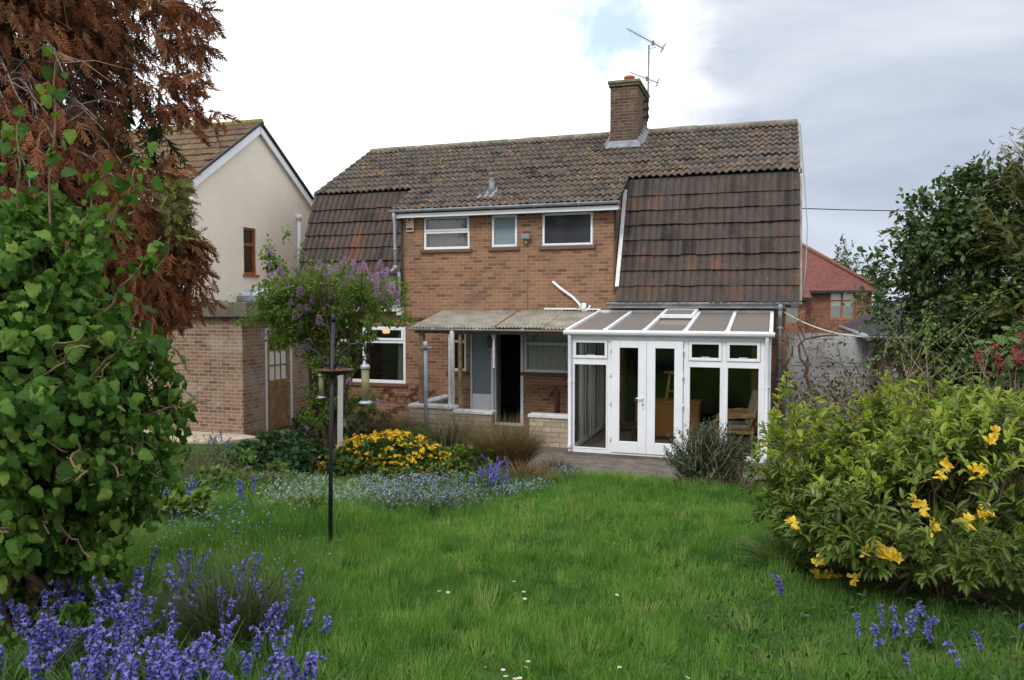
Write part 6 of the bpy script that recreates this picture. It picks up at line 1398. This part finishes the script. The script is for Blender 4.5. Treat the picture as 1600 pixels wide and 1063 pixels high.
# silver leaves and forget-me-nots: uncounted carpets
def patch(n, poly, h, seed):
    """points over a quad of photo pixels laid on the ground"""
    g = np.random.default_rng(seed); q = [at(*p) for p in poly]; u = g.random((n, 1)); v = g.random((n, 1)); P_ = (1 - v) * ((1 - u) * q[0] + u * q[1]) + v * ((1 - u) * q[3] + u * q[2])
    P_ = P_ + g.normal(0, .09, (n, 3)); keep = vnoise(P_[:, 0], P_[:, 1], 4, seed) > -.45; P_ = P_[keep]; P_[:, 2] = gz(P_[:, 0], P_[:, 1]) + h * g.random(len(P_)) ** .6; return P_
P = patch(3600, [(400, 758), (640, 756), (610, 800), (430, 800)], .15, 3); D = nrm(RNG.normal(0, .5, P.shape) + [0, 0, .8]); tag(foliage('silver_groundcover', leaves(LEAF_LANCE, P, D, .055, up=.3, rand=.4, seed=2), SILVER), kind='stuff')
fp = [patch(2600, [(560, 768), (745, 762), (740, 800), (590, 806)], .20, 5), patch(500, [(860, 738), (900, 738), (895, 752), (870, 752)], .12, 6), patch(700, [(750, 775), (850, 760), (850, 770), (760, 790)], .10, 7)]
P = np.concatenate(fp); n = len(P); small = ([(0, 0, 0), (-.5, .5, .05), (.5, .5, .05), (0, 1, 0)], [(0, 2, 1), (1, 2, 3)])
tag(foliage('forget_me_not_leaves', leaves(LEAF_LANCE, P - [0, 0, .03], nrm(RNG.normal(0, .5, P.shape) + [0, 0, .8]), .07, seed=7), leafmat('grey_green_leaves', [(.07, .11, .06), (.11, .15, .09), (.18, .20, .15)], .25)), kind='stuff')
k = RNG.random(n) < .7
P2 = [P[k] + [0, 0, .04]]
g2 = patch(800, [(200, 790), (330, 760), (400, 860), (210, 880)], .24, 9); g3 = patch(320, [(190, 850), (420, 800), (520, 900), (300, 960)], .2, 10); P2 += [g2, g3]; P2 = np.concatenate(P2); n = len(P2)
F5s = (np.array(FV) * [1, 1, .3], FT)
tag(foliage('forget_me_nots', scatter(F5s, P2, basis(RNG.normal(0, 1, (n, 3)), RNG.normal(0, .5, (n, 3)) + [0, -.4, .8]), RNG.uniform(.007, .0125, n)), FORGET), kind='stuff')
# clumps of dry grasses
def grass_clump(px, py, n, rad, h, wd, mat, label, seed, lean=.4, back=0.0, sq=.8):
    p = at(px, py); x, y = p[0], p[1] + rad * sq + back; e = rooted('grass_clump', x, y, label, 'ornamental grass'); fol('blades', tuft(n, x, y, rad, h, wd, lean, seed, None, sq), mat, e); return e
grass_clump(792, 742, 2600, .20, .98, .007, RUSSET, 'upright russet brown grass clump in front of the doorway', 2, .38)
grass_clump(822, 752, 1500, .20, .46, .007, STRAW, 'collapsed straw coloured grass at the foot of the russet clump', 3, 1.3)
grass_clump(712, 718, 1500, .26, .92, .007, OLIVE, 'olive green grass clump in front of the low block wall', 4, .4)
grass_clump(615, 690, 1500, .42, .68, .007, STRAW, 'thin beige grass behind the yellow flowers', 5, .5)
grass_clump(870, 742, 420, .17, .40, .006, RUSSET, 'short brown grass tuft at the conservatory corner', 6, .5)
grass_clump(745, 690, 700, .22, .62, .006, STRAW, 'pale wispy grass leaning against the block wall', 7, .6)
dsx = rooted('dead_stalks', *at(700, 722)[:2], 'tall bare dead stalks rising out of the olive grass clump', 'dead plant')
sm3 = MB(); b = Vector(dsx.location)
for (px, py) in ((690, 603), (700, 590), (708, 612), (680, 640), (722, 605), (735, 640), (698, 640)):
    e_ = Vector(pix(px, py, b.y + rng.uniform(-.1, .2))); s_ = b + Vector((rng.gauss(0, .06), 0, 0)); sm3.tube([s_, s_.lerp(e_, .5) + Vector((rng.gauss(0, .04), 0, 0)), e_], [.008, .006, .003], 5, cap=False)
    for _ in range(4): u = s_.lerp(e_, rng.uniform(.4, 1)); v = u + Vector((rng.gauss(0, .12), rng.gauss(0, .1), rng.uniform(.02, .18))); sm3.tube([u, v], [.004, .002], 4, cap=False)
wood('stalks', sm3, TWIG, dsx)
tw_ = rooted('twiggy_bush', *at(315, 765)[:2], 'bare reddish twiggy bush beside the pale terrace', 'bush')
sm4 = MB(); tp = []; b = Vector(tw_.location)
for i in range(34): grow(sm4, b + Vector((rng.gauss(0, .16), rng.gauss(0, .12), 0)), (rng.gauss(0, .35), rng.gauss(0, .3), 1), rng.uniform(.35, .62), .006, 1, rng, tp, bend=.12, kids=(3,), seg=5)
wood('stems', sm4, TWIG_PURP, tw_); Pp = np.array([tuple(t_[0]) for t_ in tp]).repeat(2, 0) + RNG.normal(0, .02, (len(tp) * 2, 3)); fol('leaves', leaves(LEAF_LIGHT, Pp, rdir(len(Pp)), .03, seed=5), G_ROUGH, tw_)
# rosemary by the conservatory
rp_ = at(1120, 765); rs = rooted('rosemary_bush', rp_[0], rp_[1] + .4, 'grey green rosemary bush with woody stems in front of the right conservatory panes', 'shrub')
c_ = np.array([rp_[0] + .02, rp_[1] + .4, .15]); P, D, _ = blob(230, c_ + [0, 0, .42], (.72, .45, .55), .7, 4, .25); st_b = [(c_[0] + rng.gauss(0, .16), c_[1] + rng.gauss(0, .12), .0) for _ in range(len(P))]
mb_ = stems(st_b, [tuple(v) for v in P], rng, .035, 5, .011, .003); wood('stems', mb_, TWIG, rs)
Q_ = []; QD = []
for (b_, t_) in zip(st_b, P):
    b_ = np.array(b_); d_ = t_ - b_
    for i in range(110): f = .22 + .84 * i / 110; Q_.append(b_ + d_ * f + RNG.normal(0, .012, 3)); QD.append(nrm(RNG.normal(0, .6, 3)) + d_ / np.linalg.norm(d_) * .7)
Q_, QD = np.array(Q_), np.array(QD); fol('foliage', leaves(LEAF_LANCE, Q_, nrm(QD), .046, out=1, rand=.2, seed=4), ROSEM, rs)
dk_ = rooted('dead_twigs', *at(1180, 765)[:2], 'bare brown woody twigs at the lawn corner beside the rosemary', 'dead plant')
sm5 = MB(); b = Vector(dk_.location)
for i in range(40): p = b + Vector((rng.gauss(0, .3), rng.gauss(0, .15), .02)); d = Vector((rng.gauss(0, 1), rng.gauss(0, .5), rng.uniform(.1, .9))).normalized(); q_ = p + d * rng.uniform(.2, .4); sm5.tube([p, p.lerp(q_, .5) + Vector((0, 0, .06)), q_], [.009, .007, .003], 5, cap=False)
wood('twigs', sm5, BARK_BROWN, dk_)

# ------------------------------------------------------------------ bluebells
def bell_template():
    prof = [(.10, 0), (.28, .15), (.30, .55), (.34, .78), (.62, 1.0)]; V_ = []; T_ = []; n = 6
    for i, (r_, z) in enumerate(prof):
        for j in range(n): a = 6.283 * j / n; rr_ = r_ * (1.25 if (i == 4 and j % 2 == 0) else .8 if i == 4 else 1); V_.append((rr_ * math.cos(a), z, rr_ * math.sin(a)))
    for i in range(4):
        for j in range(n): a, b = i * n + j, i * n + (j + 1) % n; T_ += [(a, b, b + n), (a, b + n, a + n)]
    return V_, T_
BELL = bell_template()
def bluebell_meshes(seed):
    g = np.random.default_rng(seed); h = g.uniform(.30, .42); lean = g.normal(0, .05, 2); pts = []
    for i in range(9):
        t_ = i / 8; pts.append(Vector((lean[0] * t_ + .05 * max(0, t_ - .6) ** 1.5 * 4, lean[1] * t_, h * t_ - .03 * max(0, t_ - .75) * 4)))
    st = MB().tube(pts, list(np.linspace(.0045, .0025, 9)), 5).mesh('stem', G_IVY)
    n = 15; t_ = np.linspace(.50, 1.0, n); P_ = []
    for q in t_: f = q * 8; i = min(int(f), 7); P_.append(pts[i].lerp(pts[i + 1], f - i))
    P_ = np.array([tuple(v) for v in P_]); a = g.uniform(0, 6.283, n); dn = np.stack([np.cos(a) * .75 + .2, np.sin(a) * .75, -.75 + .5 * (t_ - .5)], -1) + g.normal(0, .15, (n, 3))
    P_ = P_ + nrm(dn) * .008; V_, T_, A_, M_ = scatter(BELL, P_, basis(dn, g.normal(0, .3, (n, 3)) + [.1, .1, 1]), .0225 * (1.12 - .5 * (t_ - .5)) * g.uniform(.9, 1.1, n)); fm_ = raw_mesh('flower_bells', V_, T_, BLUEB, A_)
    m_ = 8; a = g.uniform(0, 6.283, m_); out = np.stack([np.cos(a) * .8, np.sin(a) * .8, np.full(m_, 1.0)], -1); lv_ = scatter(BLADE, np.zeros((m_, 3)), basis(out, -(out * [1, 1, 0]) + [0, 0, .5]) , np.stack([np.full(m_, .014), g.uniform(.24, .40, m_), g.uniform(-.34, -.2, m_)], -1)); lm_ = raw_mesh('leaf_blades', lv_[0], lv_[1], G_IVY if False else leafmat('bluebell_leaves', [(.03, .075, .02), (.05, .11, .03), (.08, .15, .04)], .25), lv_[2])
    return st, fm_, lm_
BM = [bluebell_meshes(s) for s in range(6)]
def bluebell(x, y, label, group, s=1.0, dz=0):
    st, f_, l_ = BM[rng.randrange(6)]; e = link('bluebell', st, None, (x, y, float(gz(x, y)) + dz), rng.uniform(0, 6.283)); e.scale = (s, s, s); e.rotation_euler.x = rng.gauss(0, .22); e.rotation_euler.y = rng.gauss(0, .22); link('flower_bells', f_, e); link('leaf_blades', l_, e); tag(e, label, 'bluebell', group)
def flower_at(px, py, h):
    """ground point below a flower head of height h seen at the pixel"""
    y = 2.2
    for _ in range(600):
        p = pix(px, py, y)
        if p[2] <= gz(p[0], p[1]) + h: break
        y += .02
    return p
LB = 'violet bluebell in the dense patch at the lower left corner'
quads = [((0, 880), (60, 880), (60, 960), (0, 960), 14), ((40, 900), (190, 895), (190, 960), (40, 990), 30), ((60, 970), (190, 960), (170, 1050), (60, 1040), 13), ((120, 1010), (280, 985), (280, 1070), (120, 1075), 26), ((0, 990), (70, 990), (40, 1030), (0, 1020), 6), ((190, 930), (260, 930), (260, 990), (190, 1000), 9), ((240, 1010), (320, 1000), (340, 1075), (240, 1080), 14)]
for a, b, c_, d, n in quads:
    for _ in range(n):
        u, v = rng.random(), rng.random(); px = (1 - v) * ((1 - u) * a[0] + u * b[0]) + v * ((1 - u) * d[0] + u * c_[0]); py = (1 - v) * ((1 - u) * a[1] + u * b[1]) + v * ((1 - u) * d[1] + u * c_[1]); p = flower_at(px, py, .27); bluebell(p[0], p[1], LB, 'bluebells in the lower left corner', rng.uniform(.9, 1.15))
for (px, py) in ((227, 875), (283, 873), (275, 920), (310, 930), (300, 915), (330, 925), (285, 900), (370, 885), (388, 892), (370, 925), (412, 935), (420, 925), (448, 890), (450, 905), (335, 945), (342, 985), (335, 995), (310, 1005), (352, 1005), (395, 955), (410, 958), (455, 945), (440, 957), (487, 940), (380, 1015), (400, 1030), (405, 1045), (448, 1000), (452, 1025), (480, 1020), (490, 1040), (445, 1055), (355, 1050), (362, 1060), (260, 980), (236, 965), (215, 975), (425, 1008), (345, 965), (388, 1000), (305, 880)):
    p = flower_at(px, py, .27); bluebell(p[0], p[1], 'single bluebell scattered among the dark rushes and long grass', 'bluebells among the rushes', rng.uniform(.85, 1.1))
for _ in range(34):
    px, py = rng.choice([(265, 775), (300, 765), (245, 780), (290, 755), (370, 757), (275, 745), (225, 785), (350, 690), (335, 692)]); p = flower_at(px + rng.gauss(0, 12), py + rng.gauss(0, 7), .24); bluebell(p[0], p[1], 'bluebell in the long grass between hazel and green mound', 'bluebells beyond the hazel', rng.uniform(.8, 1))
for _ in range(26): p = flower_at(768 + rng.gauss(0, 11), 735 + rng.gauss(0, 6), .24); bluebell(p[0], p[1], 'bluebell in the small clump by the russet grass', 'bluebells by the russet grass', rng.uniform(.8, 1))
for (px, py) in ((1345, 968), (1378, 950), (1390, 953), (1413, 955), (1420, 962), (1374, 975), (1428, 970), (1437, 958), (1460, 960), (1464, 964), (1596, 955), (1592, 960), (1536, 982), (1525, 1000)):
    p = flower_at(px, py, .25); bluebell(p[0], p[1], 'bluebell under the front edge of the variegated shrub', 'bluebells under the variegated shrub', rng.uniform(.7, .9))
p = flower_at(1228, 913, .22); bluebell(p[0], p[1], 'lone bluebell in the grass tuft left of the variegated shrub', None, .95)
p = flower_at(1432, 1037, .16); bluebell(p[0], p[1], 'low bluebell flowering in the weeds near the bottom right', None, .8)
# rush tuft and long grass tuft
p = at(372, 1010); ru = rooted('rush_tuft', p[0], p[1], 'tall dark green rush tuft among the bluebells', 'rushes')
fol('stems', [tuft(620, p[0] - .05, p[1], .20, .62, .0055, .34, 3, None, .8, .3), tuft(160, p[0] + .12, p[1] + .05, .2, .5, .005, .8, 4)], RUSH, ru)
p = at(1240, 880); lg = rooted('long_grass_tuft', p[0], p[1], 'arching tuft of long grass at the left foot of the variegated shrub', 'grass tuft')
fol('blades', tuft(700, p[0], p[1], .24, .46, .008, .9, 8), G_ROUGH, lg)
# leafy undergrowth bottom right and bottom left
def wtest(x, y): return (wide(x, y) & (x / y > .26 + .05 * vnoise(x, y, 3, 2)) & (y < 5.6)) | (wide(x, y) & (x / y < -.36 + .05 * vnoise(x, y, 3, 6)) & (y < 5.5))
tag(foliage('undergrowth', [carpet(5200, wtest, .06, LEAF_LANCE, lambda x, y: .12 + 0 * x, 81, .8), carpet(2200, wtest, .045, LEAF_OVAL, lambda x, y: .17 + 0 * x, 82, .8)], leafmat('weed_leaves', [(.02, .05, .012), (.04, .085, .02), (.075, .13, .035)], .25)), kind='stuff')
hg = rooted('garden_hedge', 8.0, 5.5, 'clipped dark hedge closing the garden beyond the right edge of the photo', 'hedge')
P, D, _ = blob(5200, (8.3, 5.5, 1.6), (.75, 4.4, 1.35), .4, 95, .2, clumps=260, cl=.14); P, D = clip_ground(P, D, .05); fol('foliage', leaves(LEAF_OVAL, P, D, .12, seed=95), G_LAUREL, hg)
wood('stems', stems([(8.3, 2 + .35 * k, .5) for k in range(20)], [(8.3 + rng.gauss(0, .3), 2 + .35 * k + rng.gauss(0, .2), 2.2) for k in range(20)], rng, .04, 5, .03, .008), BARK_BROWN, hg)
# trees and hedge behind the viewer, seen in the window panes
for k, (x, y, h, rad) in enumerate(((-7, -6, 4.8, 2.8), (-1.5, -9, 5.4, 3.2), (4, -7, 5.0, 2.8), (9, -5, 5.2, 3))):
    e = rooted('garden_tree', x, y, ['leafy green tree behind the viewer to the far left', 'tall leafy tree directly behind the viewer', 'rounded leafy tree behind the viewer to the right', 'leafy tree behind the viewer to the far right'][k], 'tree')
    P, D, _ = blob(2600, (x, y, h * .56), (rad, rad * .8, h * .45), .5, 90 + k, .25, clumps=120, cl=.2); fol('crown', leaves(LEAF_OVAL, P, D, .36, seed=k), G_DARK, e)
    wood('trunk', MB().tube([(x, y, 0), (x, y, h * .7)], [.18, .06], 8), BARK, e)
